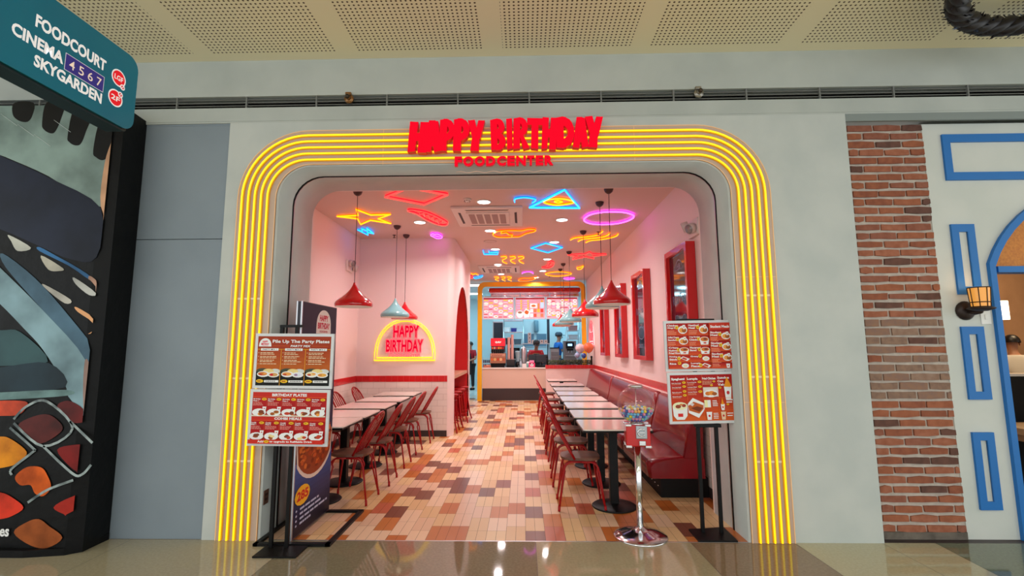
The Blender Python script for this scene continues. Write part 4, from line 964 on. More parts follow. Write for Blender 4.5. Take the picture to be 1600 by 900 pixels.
# --- banquette units
M_VIN = mottle('red_vinyl', C(128, 2, 14), C(142, 4, 18), 4, .25, coat=.25, bump=.12)
def banquette(y0, y1, lab):
    t = thing('banquette', lab, 'bench', (0, 0, 0), 0, 'red banquette units')
    MB().box((1.36, y0+.015, 0), (WR-.02, y1-.015, .19), M_BLACK).build('plinth', t)
    mb = MB(); pts = [(1.25, .185), (1.80, .185), (1.80, .40), (1.62, .395), (1.42, .372), (1.28, .345), (1.245, .31)]
    n = max(2, int((y1-y0)/.35))
    # cushion, slightly waved along its length
    N = n*6; prof = pts
    rings = []
    for k in range(N+1):
        y = y0+(y1-y0)*k/N; e = min(k, N-k)/N*(y1-y0); pin = .0 if e > .05 else .02*(1-e/.05)
        rings.append([(x+(pin if x < 1.3 else 0), y, z-(pin if z > .3 else 0)+(.006*math.sin(y*9+x*5) if z > .3 else 0)) for x, z in prof])
    vs = [v for r in rings for v in r]; m_ = len(prof); fs = []
    for k in range(N):
        for j in range(m_): fs.append((k*m_+j, k*m_+(j+1) % m_, (k+1)*m_+(j+1) % m_, (k+1)*m_+j))
    mb.raw(vs, fs, M_VIN, True); mb.face(rings[0], M_VIN); mb.face(rings[-1], M_VIN)
    mb.build('seat_cushion', t)
    mb = MB(); pb = [(1.60, .38), (1.79, .38), (1.80, .86), (1.78, .905), (1.74, .91), (1.705, .88), (1.66, .62)]; rings = []
    for k in range(N+1):
        y = y0+(y1-y0)*k/N; e = min(k, N-k)/N*(y1-y0); pin = 0 if e > .09 else .09-math.sqrt(max(0, .09**2-(.09-e)**2))
        rings.append([(x, y, z-(pin*1.0 if z > .8 else 0)) for x, z in pb])
    vs = [v for r in rings for v in r]; m_ = len(pb); fs = []
    for k in range(N):
        for j in range(m_): fs.append((k*m_+j, k*m_+(j+1) % m_, (k+1)*m_+(j+1) % m_, (k+1)*m_+j))
    mb.raw(vs, fs, M_VIN, True); mb.face(rings[0], M_VIN); mb.face(rings[-1], M_VIN)
    mb.build('back_cushion', t)
    mb = MB()
    for k in range(int((y1-y0)/.12)): mb.ball((1.352, y0+.08+.12*k, .10), .007, M_CHROME, 8, 5)
    o = mb.build('stud', t); o['kind'] = 'stuff'
banquette(5.0, 6.32, 'red vinyl banquette unit nearest the entrance, its end facing the menu stand')
banquette(6.34, 9.5, 'long middle red vinyl banquette unit beneath the dark framed screens')
banquette(9.52, 12.70, 'far red vinyl banquette unit next to the hedge planter')
struct(MB().box((1.79, Y_IN+.4, .86), (WR, 12.74, .9), M_IN).build('trim_11'), 'pale ledge behind the red banquette')
# --- pendants
PROF = [(.010, .29), (.016, .268), (.029, .243), (.046, .212), (.068, .184), (.092, .158), (.116, .136), (.142, .114), (.168, .095), (.190, .078), (.206, .062), (.217, .045), (.221, .028), (.219, .010), (.214, 0)]
M_LR = mat('lamp_red', C(206, 16, 20), .16, coat=.6); M_LT = mat('lamp_teal', C(124, 176, 180), .16, coat=.6)
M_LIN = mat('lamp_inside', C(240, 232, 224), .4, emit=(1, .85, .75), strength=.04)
M_ROSE = mat('lamp_rose', C(72, 40, 38), .4)
def pendant(x, y, z, red, lab):
    t = thing('pendant_lamp', lab, 'lamp', (x, y, z), 0, 'red and teal pendant lamps')
    sh = MB().lathe(PROF, (0, 0, 0), M_LR if red else M_LT, 36).build('lamp_shade', t)
    MB().lathe([(r-.004, zz_-.003) for r, zz_ in PROF[4:]], (0, 0, 0), M_LIN, 36).build('shade_lining', sh)
    MB().ball((0, 0, .055), .035, glow('pendant_bulb', (1, .78, .55), 1.2), 12, 8).build('bulb', t)
    MB().cyl((0, 0, .275), (0, 0, ZC-z-.03), .0042, M_ROSE, 6).build('cord', t)
    MB().lathe([(.001, -.062), (.02, -.06), (.045, -.04), (.056, -.012), (.057, -.001), (.001, -.001)], (0, 0, ZC-z), M_ROSE, 20).build('ceiling_rose', t)
pendant(-2.02, 5.66, 1.975, True, 'red pendant lamp hanging highest in the row by the neon dome sign')
pendant(-1.985, 7.38, 1.955, False, 'teal pendant lamp hanging beside the glowing dome sign')
pendant(-1.99, 8.0, 1.955, True, 'red pendant lamp just behind the teal one by the dome sign')
for x, y, z, r, lab in ((1.053, 5.69, 1.985, 1, 'large red pendant lamp nearest the entrance over the banquette tables'), (1.03, 6.24, 1.985, 0, 'teal pendant lamp right behind the big red one over the banquette tables'),
                        (1.01, 7.85, 1.97, 1, 'second red pendant lamp from the entrance over the banquette tables'), (.94, 9.59, 1.975, 0, 'teal pendant lamp before the third menu lightbox'),
                        (.94, 11.03, 1.975, 0, 'smaller teal pendant lamp far along the banquette row'), (.93, 11.78, 1.975, 1, 'farthest red pendant lamp, mostly hidden by teal ones')):
    pendant(x, y, z, bool(r), lab)
# --- neon drawings on the ceiling
NEON = {
 'rhombus':[(-1.72,5.81),(-1.34,5.47),(-0.93,5.75),(-1.3,6.15)],
 'star':[(-2.67,6.68),(-2.35,6.64),(-2.28,6.34),(-2.17,6.63),(-1.88,6.61),(-2.12,6.83),(-2.01,7.11),(-2.26,6.91),(-2.49,7.15),(-2.42,6.82)],
 'bolt':[(-2.65,7.49),(-2.62,7.62),(-2.56,7.41),(-2.52,7.58),(-2.47,7.39),(-2.48,7.76),(-2.55,7.65),(-2.6,7.85),(-2.63,7.67)],
 'sausage':[(-1.59,6.46),(-1.53,6.4),(-1.37,6.51),(-1.27,6.71),(-1.15,7.1),(-1.2,7.26),(-1.31,7.2),(-1.43,6.91),(-1.5,6.59)],
 'sq1':[(-1.45,6.53),(-1.46,6.62),(-1.39,6.56),(-1.41,6.73),(-1.35,6.65),(-1.36,6.84),(-1.3,6.77),(-1.33,6.98),(-1.26,6.9),(-1.28,7.14),(-1.22,7.04)],
 'lips':[(-1.55,7.9),(-1.5,7.8),(-1.47,7.85),(-1.42,7.83),(-1.38,8.02),(-1.42,8.14),(-1.49,8.16),(-1.53,8.04)],
 'lips2':[(-1.52,7.92),(-1.48,7.96),(-1.42,8.04)],
 'tri':[(0.1,6.34),(0.51,5.61),(0.78,6.39)],
 'eye':[(0.28,6.09),(0.34,6.0),(0.46,5.96),(0.58,6.01),(0.68,6.12),(0.59,6.2),(0.46,6.24),(0.34,6.18)],
 'pup':[(0.42,6.08),(0.46,6.04),(0.52,6.1),(0.47,6.14)],
 'hook':[(-0.1,6.09),(-0.09,5.95),(0.04,5.9),(0.17,5.99),(0.13,6.13)],
 'ring':[(0.92,7.02),(0.96,6.75),(1.1,6.62),(1.28,6.59),(1.46,6.64),(1.61,6.81),(1.61,7.03),(1.48,7.23),(1.25,7.3),(1.04,7.23)],
 'w1':[(0.85,8.39),(0.92,8.22),(1.08,8.15),(1.24,8.05),(1.3,7.92),(1.32,7.76)],
 'w2':[(1.0,8.51),(1.07,8.33),(1.21,8.26),(1.39,8.16),(1.45,8.02),(1.46,7.88)],
 'w3':[(1.15,8.62),(1.22,8.45),(1.38,8.38),(1.54,8.24),(1.61,8.1),(1.61,7.96)],
 'rstar':[(0.94,9.81),(1.29,9.72),(1.34,9.52),(1.43,9.72),(1.72,9.79),(1.48,9.96),(1.54,10.25),(1.33,10.03),(1.08,10.32),(1.15,10.0)],
 'hand':[(-0.5,7.89),(-0.4,7.69),(-0.28,7.65),(-0.17,7.64),(-0.02,7.66),(0.1,7.56),(0.2,7.6),(0.2,7.72),(0.06,7.87),(-0.05,8.08),(-0.16,8.1),(-0.29,8.13),(-0.45,8.09)],
 'hand2':[(-0.33,7.67),(-0.36,7.83),(-0.27,7.79),(-0.23,7.93),(-0.17,7.95),(-0.19,8.07)],
 'bdia':[(0.16,9.08),(0.42,8.64),(0.76,9.05),(0.51,9.53)],
 'shoe':[(-0.78,9.28),(-0.79,9.64),(-0.51,9.66),(-0.49,9.42),(-0.67,9.48),(-0.67,9.32)],
 'z1':[(-0.46,9.94),(-0.36,9.91),(-0.35,10.1),(-0.44,10.32),(-0.44,10.57),(-0.36,10.78)],
 'z2':[(-0.27,9.95),(-0.18,9.92),(-0.16,10.11),(-0.26,10.33),(-0.25,10.58),(-0.17,10.79)],
 'z3':[(-0.1,9.96),(-0.01,9.93),(0.02,10.12),(-0.08,10.34),(-0.06,10.58),(0.02,10.8)],
 'chili':[(0.46,11.41),(0.57,11.18),(0.59,10.62),(0.69,10.66),(0.71,11.14),(0.62,11.46)],
 'chili2':[(0.55,11.27),(0.63,11.05),(0.64,10.79)],
 'oval':[(0.59,12.46),(0.71,12.18),(0.9,12.09),(1.12,12.18),(1.27,12.43),(1.16,12.72),(0.93,12.85),(0.72,12.73)],
 'arc':[(-0.02,12.31),(0.03,12.13),(0.13,12.05),(0.21,12.1),(0.27,12.33)],
 'hand3':[(-0.13,13.59),(-0.02,13.2),(0.2,13.19),(0.37,12.95),(0.31,13.42),(0.13,13.72),(-0.06,13.7)],
 'y1':[(-0.78,12.91),(-0.7,12.88),(-0.67,13.11),(-0.78,13.36),(-0.7,13.7)],
 'y2':[(-0.59,12.92),(-0.51,12.89),(-0.49,13.12),(-0.59,13.37),(-0.51,13.71)],
 'y3':[(-0.44,12.93),(-0.35,12.9),(-0.32,13.12),(-0.42,13.38),(-0.33,13.72)],
 'poval':[(1.14,13.33),(1.28,13.22),(1.44,13.32),(1.3,13.51)],
 'yblob':[(1.31,11.45),(1.38,11.36),(1.43,11.22),(1.43,11.65),(1.35,11.7)],
 'side1':[(-1.34,12.24),(-1.31,12.41),(-1.23,12.3),(-1.18,12.54)],
 'side2':[(-1.35,13.01),(-1.21,12.83),(-1.08,12.66),(-1.14,12.96),(-1.3,13.2)],
 'side3':[(-1.44,12.7),(-1.35,12.64),(-1.45,12.94),(-1.37,13.01),(-1.5,13.25)],
 'curl':[(-0.38,5.58),(-0.36,5.54),(-0.34,5.58),(-0.31,5.54),(-0.29,5.59),(-0.27,5.54),(-0.25,5.59),(-0.22,5.54),(-0.2,5.59),(-0.18,5.54),(-0.15,5.59),(-0.13,5.54),(-0.11,5.59),(-0.08,5.56),(-0.03,5.59)],
}
NC = {'red': ((1, .035, .03), (1, .0, .03)), 'yellow': ((1, .29, .003), (1, .22, .0)), 'cyan': ((.012, .30, 1), (0, .28, .85)), 'pink': ((1, .10, 1), (.85, .04, .80)), 'orange': ((1, .17, .0), (1, .10, .0))}
def neon(col, parts, lab, grp=None, z=3.368, st=3.1, depth=.034, r=.0085):
    """LED flex: a bright tube along the lower edge of a coloured strip that stands off the ceiling"""
    t = thing('neon_shape', lab, 'neon light', (0, 0, 0), 0, grp)
    for key, closed, sm, *cc in parts:
        c_ = cc[0] if cc else col
        core = glow('neon_core_'+c_, NC[c_][0], st); side = glow('neon_strip_'+c_, NC[c_][1], st*.27)
        pts = [Vector(p) for p in NEON[key]]
        if sm: pts = smooth_path(pts, closed)
        N = len(pts)
        MB().tube([(p.x, p.y, z) for p in pts], r, core, 8, closed=closed).build('neon_tube', t)
        mb = MB()
        o_ = []
        for i, p in enumerate(pts):
            a = pts[i-1] if closed or i else p; b = pts[(i+1) % N] if closed or i < N-1 else p
            d_ = (b-a).normalized(); o_.append(Vector((-d_.y, d_.x))*r*.8)
        for i in range(N if closed else N-1):
            j = (i+1) % N
            for sg in (1, -1):
                A, B = pts[i]+o_[i]*sg, pts[j]+o_[j]*sg
                mb.face([(A.x, A.y, z+.004), (B.x, B.y, z+.004), (B.x, B.y, z+depth-.012), (A.x, A.y, z+depth-.012)], side)
        mb.build('backing_strip', t)
T_, F_ = True, False
neon('red', [('rhombus', T_, F_)], 'large red neon rhombus on the ceiling near the entrance', depth=.036, r=.010, st=2.9)
neon('yellow', [('star', T_, F_)], 'large yellow neon star on the ceiling behind the first pendant cord')
neon('cyan', [('bolt', T_, F_)], 'small cyan neon lightning bolt on the ceiling beyond the yellow star')
neon('red', [('sausage', T_, T_), ('sq1', F_, F_)], 'red neon sausage with zigzag sauce on the ceiling', st=2.9)
neon('pink', [('lips', T_, T_), ('lips2', F_, T_)], 'small pink neon lips on the ceiling by the far corner', st=3.4)
neon('cyan', [('tri', T_, F_), ('eye', T_, T_, 'yellow'), ('pup', T_, T_, 'yellow')], 'cyan neon triangle with a yellow eye on the ceiling', depth=.036, r=.011)
neon('cyan', [('hook', F_, T_)], 'cyan neon hook on the ceiling next to the triangle')
neon('pink', [('ring', T_, T_)], 'large pink neon ring on the ceiling behind the pendant cords', depth=.03, r=.012)
neon('yellow', [('w1', F_, T_), ('w2', F_, T_), ('w3', F_, T_)], 'three yellow neon waves on the ceiling beyond the pink ring')
neon('red', [('rstar', T_, F_)], 'red neon star on the ceiling beyond the yellow waves', st=2.9)
neon('orange', [('hand', T_, T_), ('hand2', F_, T_)], 'orange neon drumstick on the ceiling beyond the air conditioner')
neon('cyan', [('bdia', T_, F_)], 'cyan neon rhombus on the ceiling in the middle of the shop')
neon('cyan', [('shoe', F_, F_)], 'small cyan neon outline on the ceiling near the speaker')
neon('yellow', [('z1', F_, T_), ('z2', F_, T_), ('z3', F_, T_)], 'nearer trio of yellow neon steam curls on the ceiling')
neon('red', [('chili', T_, T_), ('chili2', F_, T_)], 'small red neon chili on the ceiling among the far downlights', st=2.9)
neon('yellow', [('oval', T_, T_)], 'yellow neon ring on the ceiling behind the far pendant cords')
neon('pink', [('arc', F_, T_)], 'small pink neon arc on the far ceiling', st=3.2)
neon('orange', [('hand3', T_, T_)], 'small orange neon drumstick by the yellow portal')
neon('yellow', [('y1', F_, T_), ('y2', F_, T_), ('y3', F_, T_)], 'farther trio of yellow neon steam curls by the yellow portal')
neon('pink', [('poval', T_, T_)], 'small pink neon oval by the yellow portal', st=3.2)
neon('yellow', [('yblob', T_, T_)], 'small yellow neon blob on the ceiling near the banquette wall')
neon('cyan', [('side1', F_, T_, 'yellow'), ('side2', T_, T_), ('side3', F_, F_, 'red')], 'small neon burger of yellow, cyan and red strokes by the passage')
neon('orange', [('curl', F_, T_)], 'row of tiny orange neon curls at the front edge of the ceiling', z=3.38, st=1.0, depth=.02, r=.006)
# --- downlights
DL = [(-.509, 6.15, 'just before the air conditioner near the entrance'), (-.534, 7.74, 'just past the first air conditioner'), (-.537, 9.264, 'by the small cyan neon outline'), (-.581, 11.05, 'just before the farther air conditioner'), (-.575, 12.55, 'just past the farther air conditioner'),
      (.597, 7.10, 'by the cyan neon triangle'), (.581, 8.67, 'at the corner of the cyan rhombus'), (.537, 10.4, 'before the red neon chili'), (.505, 12.06, 'beyond the red neon chili'), (.36, 13.2, 'by the small orange drumstick and the yellow portal'), (-1.578, 7.163, 'below the red neon sausage')]
for x, y, lab in DL:
    t = thing('downlight', 'round white downlight in the ceiling '+lab, 'ceiling light', (x, y, ZC), 0, 'round downlights')
    MB().lathe([(.082, -.001), (.098, -.001), (.1, -.006), (.086, -.012), (.08, -.004)], (0, 0, 0), M_WHITE, 24).build('trim_ring', t)
    MB().disc((0, 0, -.008), .084, glow('downlight_lens', (1, .97, .93), 7), 24).build('lens', t)
    area('downlight_beam', (x, y, ZC-.02), .15, 17, (1, .85, .83), shape='DISK', spread=2.6)
# --- air conditioner cassettes
def cassette(x0, x1, y0, y1, lab):
    t = thing('air_conditioner', lab, 'air conditioner', ((x0+x1)/2, (y0+y1)/2, ZC), 0, 'ceiling air conditioners')
    a = (x1-x0)/2; b = (y1-y0)/2; mw = mat('aircon_white', C(232, 218, 212), .4); md = mat('aircon_slot', C(60, 46, 46), .6); mg = mat('aircon_grille', C(168, 140, 136), .55)
    MB().box((-a, -b, -.035), (a, b, 0), mw, .012).build('panel', t)
    mb = MB()
    for q in ([(-a*.62, -b*.84), (a*.62, -b*.84), (a*.58, -b*.77), (-a*.58, -b*.77)], [(-a*.62, b*.84), (a*.62, b*.84), (a*.58, b*.77), (-a*.58, b*.77)], [(-a*.84, -b*.6), (-a*.77, -b*.56), (-a*.77, b*.56), (-a*.84, b*.6)], [(a*.84, -b*.6), (a*.77, -b*.56), (a*.77, b*.56), (a*.84, b*.6)]):
        mb.prism(q, lambda x, y, z: (x, y, z), -.0366, -.033, md)
    mb.build('air_outlet', t)
    g_ = MB().box((-a*.62, -b*.62, -.05), (a*.62, b*.62, -.033), mw, .008).build('intake_panel', t)
    for i in range(5): MB().box((-a*.55+i*a*.222, -b*.5, -.053), (-a*.55+i*a*.222+a*.17, b*.5, -.049), mg).build('grille', g_)
cassette(-.985, .0, 6.34, 7.36, 'ceiling air conditioner with five grilles near the entrance')
cassette(-1.06, -.08, 11.14, 12.24, 'farther ceiling air conditioner before the yellow portal')
t = thing('smoke_detector', 'small round white smoke detector on the ceiling before the air conditioner', 'smoke detector', (-.715, 6.03, ZC))
MB().lathe([(.001, -.035), (.035, -.034), (.05, -.02), (.055, 0), (.001, 0)], (0, 0, 0), M_WHITE, 20).build('housing', t)
mb = MB()
for k in range(8): mb.box((.036*math.cos(PI*k/4)-.006, .036*math.sin(PI*k/4)-.006, -.036), (.036*math.cos(PI*k/4)+.006, .036*math.sin(PI*k/4)+.006, -.02), mat('detector_slot', C(90, 60, 60), .6))
mb.build('slot', t)
for x, y, lab in ((-2.198, 8.0, 'small ceiling sprinkler head beside the teal pendant cord'), (1.272, 7.91, 'small ceiling sprinkler head by the yellow neon waves'), (.72, 12.9, 'small ceiling sprinkler head before the yellow portal')):
    t = thing('sprinkler', lab, 'sprinkler', (x, y, ZC))
    MB().lathe([(.03, 0), (.03, -.006), (.008, -.008), (.008, -.04), (.001, -.042)], (0, 0, 0), M_ROSE, 12).build('stem', t)
    MB().lathe([(.001, -.05), (.024, -.05), (.024, -.046), (.001, -.044)], (0, 0, 0), M_ROSE, 12).build('deflector', t)
t = thing('ceiling_speaker', 'round flush ceiling speaker behind the orange neon drumstick', 'speaker', (-.59, 8.56, ZC))
MB().lathe([(.10, 0), (.12, -.002), (.12, -.008), (.10, -.009), (.095, -.003)], (0, 0, 0), mat('speaker_rim', C(206, 180, 172), .5), 28).build('rim', t)
MB().disc((0, 0, -.004), .097, mat('speaker_mesh', C(214, 190, 182), .6), 28).build('mesh', t)
# --- twin-head emergency lights
def emergency(loc, rz, lab):
    t = thing('emergency_light', lab, 'emergency light', loc, rz)
    MB().box((-.14, -.035, -.09), (.14, 0, .09), mat('emergency_body', C(232, 216, 208), .4), .008).build('housing', t)
    for s_ in (-1, 1):
        mb = MB(); d_ = Vector((s_*.35, -.8, -.3)).normalized(); c_ = Vector((s_*.07, -.05, .02-.03*s_))
        mb.tube([c_, c_+d_*.03, c_+d_*.07], .05, mat('emergency_head', C(214, 196, 190), .3), 16, r2=.058)
        mb.build('lamp_head', t)
        m2 = MB(); m2.tube([c_+d_*.068, c_+d_*.072], .050, mat('emergency_lens', C(150, 138, 136), .15, .4), 16); m2.build('lens', t)
emergency((WR, 5.05, 2.74), -PI/2, 'white twin-head emergency light high on the banquette wall')
emergency((WL, 7.75, 2.82), PI/2, 'small white twin-head emergency light high on the pale side wall')
t = thing('junction_box', 'small white box on the banquette wall beyond the framed screens', 'box', (WR, 12.3, 2.62))
MB().box((-.03, -.08, -.1), (0, .08, .1), mat('emergency_body', C(232, 216, 208), .4), .004).build('housing', t); MB().box((-.034, -.03, -.02), (-.03, .03, .02), mat('speaker_rim', C(206, 180, 172), .5)).build('cover', t)
# --- framed dark screens on the right wall
M_SCR = mottle('dark_screen', C(34, 32, 46), C(44, 42, 60), 3, .06, coat=.6)
FR = [(5.10, 5.875, 'nearest the entrance, with Real Food lettering'), (6.94, 7.73, 'second from the entrance'), (8.57, 9.28, 'third from the entrance'), (10.38, 11.02, 'farthest along the wall')]
for i, (a, b, lab) in enumerate(FR):
    t = thing('framed_screen', 'red framed dark glass screen on the banquette wall, '+lab, 'framed picture', (WR, 0, 0), 0, 'red framed screens')
    z0, z1 = 1.29, 2.615
    MB().ring([(a, z0), (a, z1), (b, z1), (b, z0)], [(a+.055, z0+.06), (a+.055, z1-.06), (b-.055, z1-.06), (b-.055, z0+.06)], YZ, -.105, -.004, M_RED, closed=True).build('frame', t)
    MB().box((-.06, a+.03, z0+.03), (-.045, b-.03, z1-.03), M_SCR).build('glass', t)
    g = Print((-.0605, b-.055, z0+.06), (0, -1, 0), (0, 0, 1), (-1, 0, 0), b-a-.11, z1-z0-.12, k=.9, rough=.2)
    gl = (120, 124, 150)
    g.poly([(.5-.2*math.cos(PI*k/14), .16-.10*math.sin(PI*k/14)) for k in range(15)], gl).poly([(.5-.17*math.cos(PI*k/14), .152-.08*math.sin(PI*k/14)) for k in range(15)], (44, 40, 58)); g.text(.4, .10, .6, .15, 'HB', gl, .02)
    if i < 2: g.text(.12, .40, .88, .49, 'Real Food', gl, -.005, slope=-.04)
    for k in range(5): g.ell(.3+.1*k, .62+.03*((k*3) % 4), .10, .035, gl, 12).ell(.3+.1*k, .62+.03*((k*3) % 4), .085, .028, (46, 42, 60), 12)
    g.ell(.5, .72, .3, .08, gl, 16).ell(.5, .72, .27, .07, (46, 42, 60), 16); g.lines(.2, .86, .85, 2, .03, .012, gl)
    g.build('chalk_drawing', t)
# --- glowing dome signs
def dome_sign(fn, w, h, lab, white=False):
    t = thing('neon_dome_sign', lab, 'neon sign')
    Y1 = glow('neon_yellow_dome', (1, .62, .01), 1.25); RD = glow('neon_letter_face', (1, .0, .03), .9, (0, 0, 0), 0); PK = glow('neon_letter_outline', (1, .14, .16), 1.3, (0, 0, 0), 0)
    if white: Y1 = PK
    for s_, o_ in ((0, 0), (.045, 1)):
        a, b = w/2-s_, h-s_*1.6
        path = [(-a, s_)]+[(-a*math.cos(PI*i/28)*(1), s_+(b-s_*.2)*math.sin(PI*i/28)**.82) for i in range(1, 28)]+[(a, s_)]
        MB().tube([fn(x, z, .022) for x, z in path], .0075, Y1, 8, closed=True).build('dome_tube', t)
    for word, x0, x1, z0, z1 in (('HAPPY', -.215, .255, .372, .610), ('BIRTHDAY', -.335, .325, .128, .366), ('FOODCENTER', -.275, .275, .062, .112)):
        big = word != 'FOODCENTER'
        vs, fs, _ = text_geo(word, .06 if big else .01)
        P = [fn(x0+(x1-x0)*x, z0+(z1-z0)*(y*(1-.0*abs(x-.5))), 0) for x, y, z in vs]
        if big: MB().raw([fn(x0+(x1-x0)*x, z0+(z1-z0)*y, .012) for x, y, z in vs], fs, RD).build('letter_face', t)
        vs, fs, _ = text_geo(word, .06 if big else 0, .032 if big else .05)
        MB().raw([fn(x0+(x1-x0)*x, z0+(z1-z0)*y, .016+z*.2) for x, y, z in vs], fs, PK, True).build('letter_tube', t)
    mb = MB()
    if white:
        a, b = w/2-.05, h-.08
        mb.prism([(-a, .02)]+[(-a*math.cos(PI*i/20), .02+b*math.sin(PI*i/20)**.82) for i in range(1, 20)]+[(a, .02)], lambda x, z, d_: fn(x, z, d_), .001, .01, glow('dome_backlight', (1, .9, .88), 1.3))
    else:
        for k in (-.3, 0, .3): mb.prism([(k-.008, .06), (k+.008, .06), (k+.008, .075), (k-.008, .075)], lambda x, z, d_: fn(x, z, d_), 0, .016, M_WHITE)
    mb.build('backing' if white else 'stand_off', t)
dome_sign(lambda x, z, d_: (-2.033+x, YF-.002-d_, 1.268+z), 1.05, .705, 'yellow neon dome sign with glowing red lettering on the pale wall')
dome_sign(lambda x, z, d_: (WR-.002-d_, 13.02-x*.85, 1.5+z), 1.0, .68, 'white glowing dome sign seen edge-on above the balloons', True)
# --- niche counter and stools
MB_C = MB(); MB_C.box((XN-.60, NA+.02, .925), (XN-.03, NB_-.02, .985), mottle('counter_wood', C(176, 130, 104), C(196, 150, 120), 6, .35), .006)
tag(MB_C.build('bar_counter'), 'wooden bar counter inside the red arched niche', 'counter')
def stool_proto():
    t = thing('bar_stool', 'x', 'stool')
    MB().lathe([(.001, .66), (.15, .66), (.158, .652), (.158, .63), (.14, .622), (.001, .622)], (0, 0, 0), M_CHR, 24).build('seat', t)
    for k in range(4):
        a = PI/4+PI/2*k; c_, s_ = math.cos(a), math.sin(a)
        MB().tube([(.10*c_, .10*s_, .625), (.125*c_, .125*s_, .58), (.15*c_, .15*s_, .40), (.19*c_, .19*s_, .15), (.235*c_, .235*s_, .02), (.24*c_, .24*s_, 0)], .013, M_CHR, 8).build('leg', t)
    MB().tube([(.185*math.cos(2*PI*i/24), .185*math.sin(2*PI*i/24), .18) for i in range(24)], .008, M_CHR, 6, closed=True).build('foot_ring', t)
    MB().tube([(.13*math.cos(2*PI*i/24), .13*math.sin(2*PI*i/24), .55) for i in range(24)], .007, M_CHR, 6, closed=True).build('upper_ring', t)
    return t
st = None
for i, y in enumerate((8.70, 9.25, 9.80, 10.34)):
    lab = 'red metal bar stool at the red niche, %s' % ('nearest the dome sign wall', 'second from the dome sign wall', 'third from the dome sign wall', 'farthest from the dome sign wall')[i]
    if st is None: st = stool_proto(); st.location = (XN-.13, y, 0); st['label'] = lab; st['group'] = 'stools at the niche'
    else: dup(st, (XN-.13, y, 0), .2*i, lab, 'stools at the niche')
# ================================================================== KITCHEN AND PEOPLE
# --- service counter and hedge planter
t = thing('service_counter', 'pale service counter with a dark base under the yellow portal', 'counter')
MB().box((-1.16, 13.645, .33), (1.84, 14.2, .86), mat('counter_front', C(226, 196, 178), .4)).build('front_panel', t)
MB().box((-1.165, 13.625, .865), (1.84, 14.25, .90), mat('counter_top', C(244, 236, 228), .25), .004).build('worktop', t)
MB().box((-1.16, 13.635, 0), (1.84, 14.2, .33), M_DARK).build('plinth', t)
t = thing('hedge_planter', 'half-height white planter with a red tile course behind the farthest table', 'planter')
MB().box((.585, 12.76, .0), (WR-.012, 12.98, .915), M_IN).build('body', t)
mb = MB(); x = .58
mb.box((.58, 12.752, .915), (WR-.012, 12.99, 1.0), M_GROUT)
while x < WR-.03: mb.box((x+.002, 12.746, .912), (min(x+.099, WR-.013), 12.995, 1.004), M_BAND); x += .101
mb.build('tile_course', t)
mb = MB()
for x in (.625, 1.80): mb.cyl((x, 12.87, 1.0), (x, 12.87, 1.2), .022, M_BLACK, 10).ball((x, 12.87, 1.21), .03, M_BLACK, 10, 6)
mb.build('end_post', t)
mb = MB(); rg = random.Random(21)
LG = [mottle('hedge_leaf_%d' % k, C(*c), C(*d), 20, .6) for k, (c, d) in enumerate([((44, 62, 30), (60, 80, 36)), ((70, 84, 40), (88, 96, 50)), ((34, 44, 26), (50, 58, 34))])]
for i in range(1500):
    c_ = Vector((rg.uniform(.65, 1.78), rg.uniform(12.78, 12.97), 1.0+.13*rg.random()**.7)); a = rg.uniform(0, 2*PI); d_ = Vector((math.cos(a), math.sin(a), rg.uniform(-.3, .9))).normalized()*.022; n_ = d_.orthogonal().normalized()*.010
    mb.face([c_-d_, c_+n_, c_+d_, c_-n_], rg.choice(LG))
o = mb.build('hedge_leaves', None, weld=False); tag(o, 'low clipped artificial hedge on top of the red-tiled planter', 'hedge', kind='stuff')
for (x, y, z, r, c, lab) in ((1.50, 12.86, 1.43, .126, (226, 214, 222), 'large white balloon over the hedge'), (1.695, 12.62, 1.45, .132, (236, 120, 78), 'large orange balloon beside the white one over the hedge'),
                             (1.575, 12.68, 1.245, .068, (46, 84, 168), 'small dark blue balloon under the white one'), (1.42, 12.84, 1.25, .072, (170, 190, 226), 'small pale blue balloon at the hedge below the white one')):
    t = thing('balloon', lab, 'balloon', (x, y, z), 0, 'balloons over the hedge')
    MB().lathe([(.001, -r*1.12), (.012, -r*1.10), (.008, -r*1.03), (r*.3, -r*.93), (r*.68, -r*.66), (r*.94, -r*.2), (r, .12*r), (r*.9, r*.52), (r*.6, r*.86), (r*.25, r*1.0), (.001, r*1.03)], (0, 0, 0), mat('balloon_%d_%d_%d' % c, C(*c), .25, coat=.3), 24).build('envelope', t)
    MB().tube([(0, 0, -r*1.1), (.01, .005, (-r*1.1+1.06-z)/2), (0, .01, 1.06-z)], .003, M_WHITE, 6).build('stick', t)
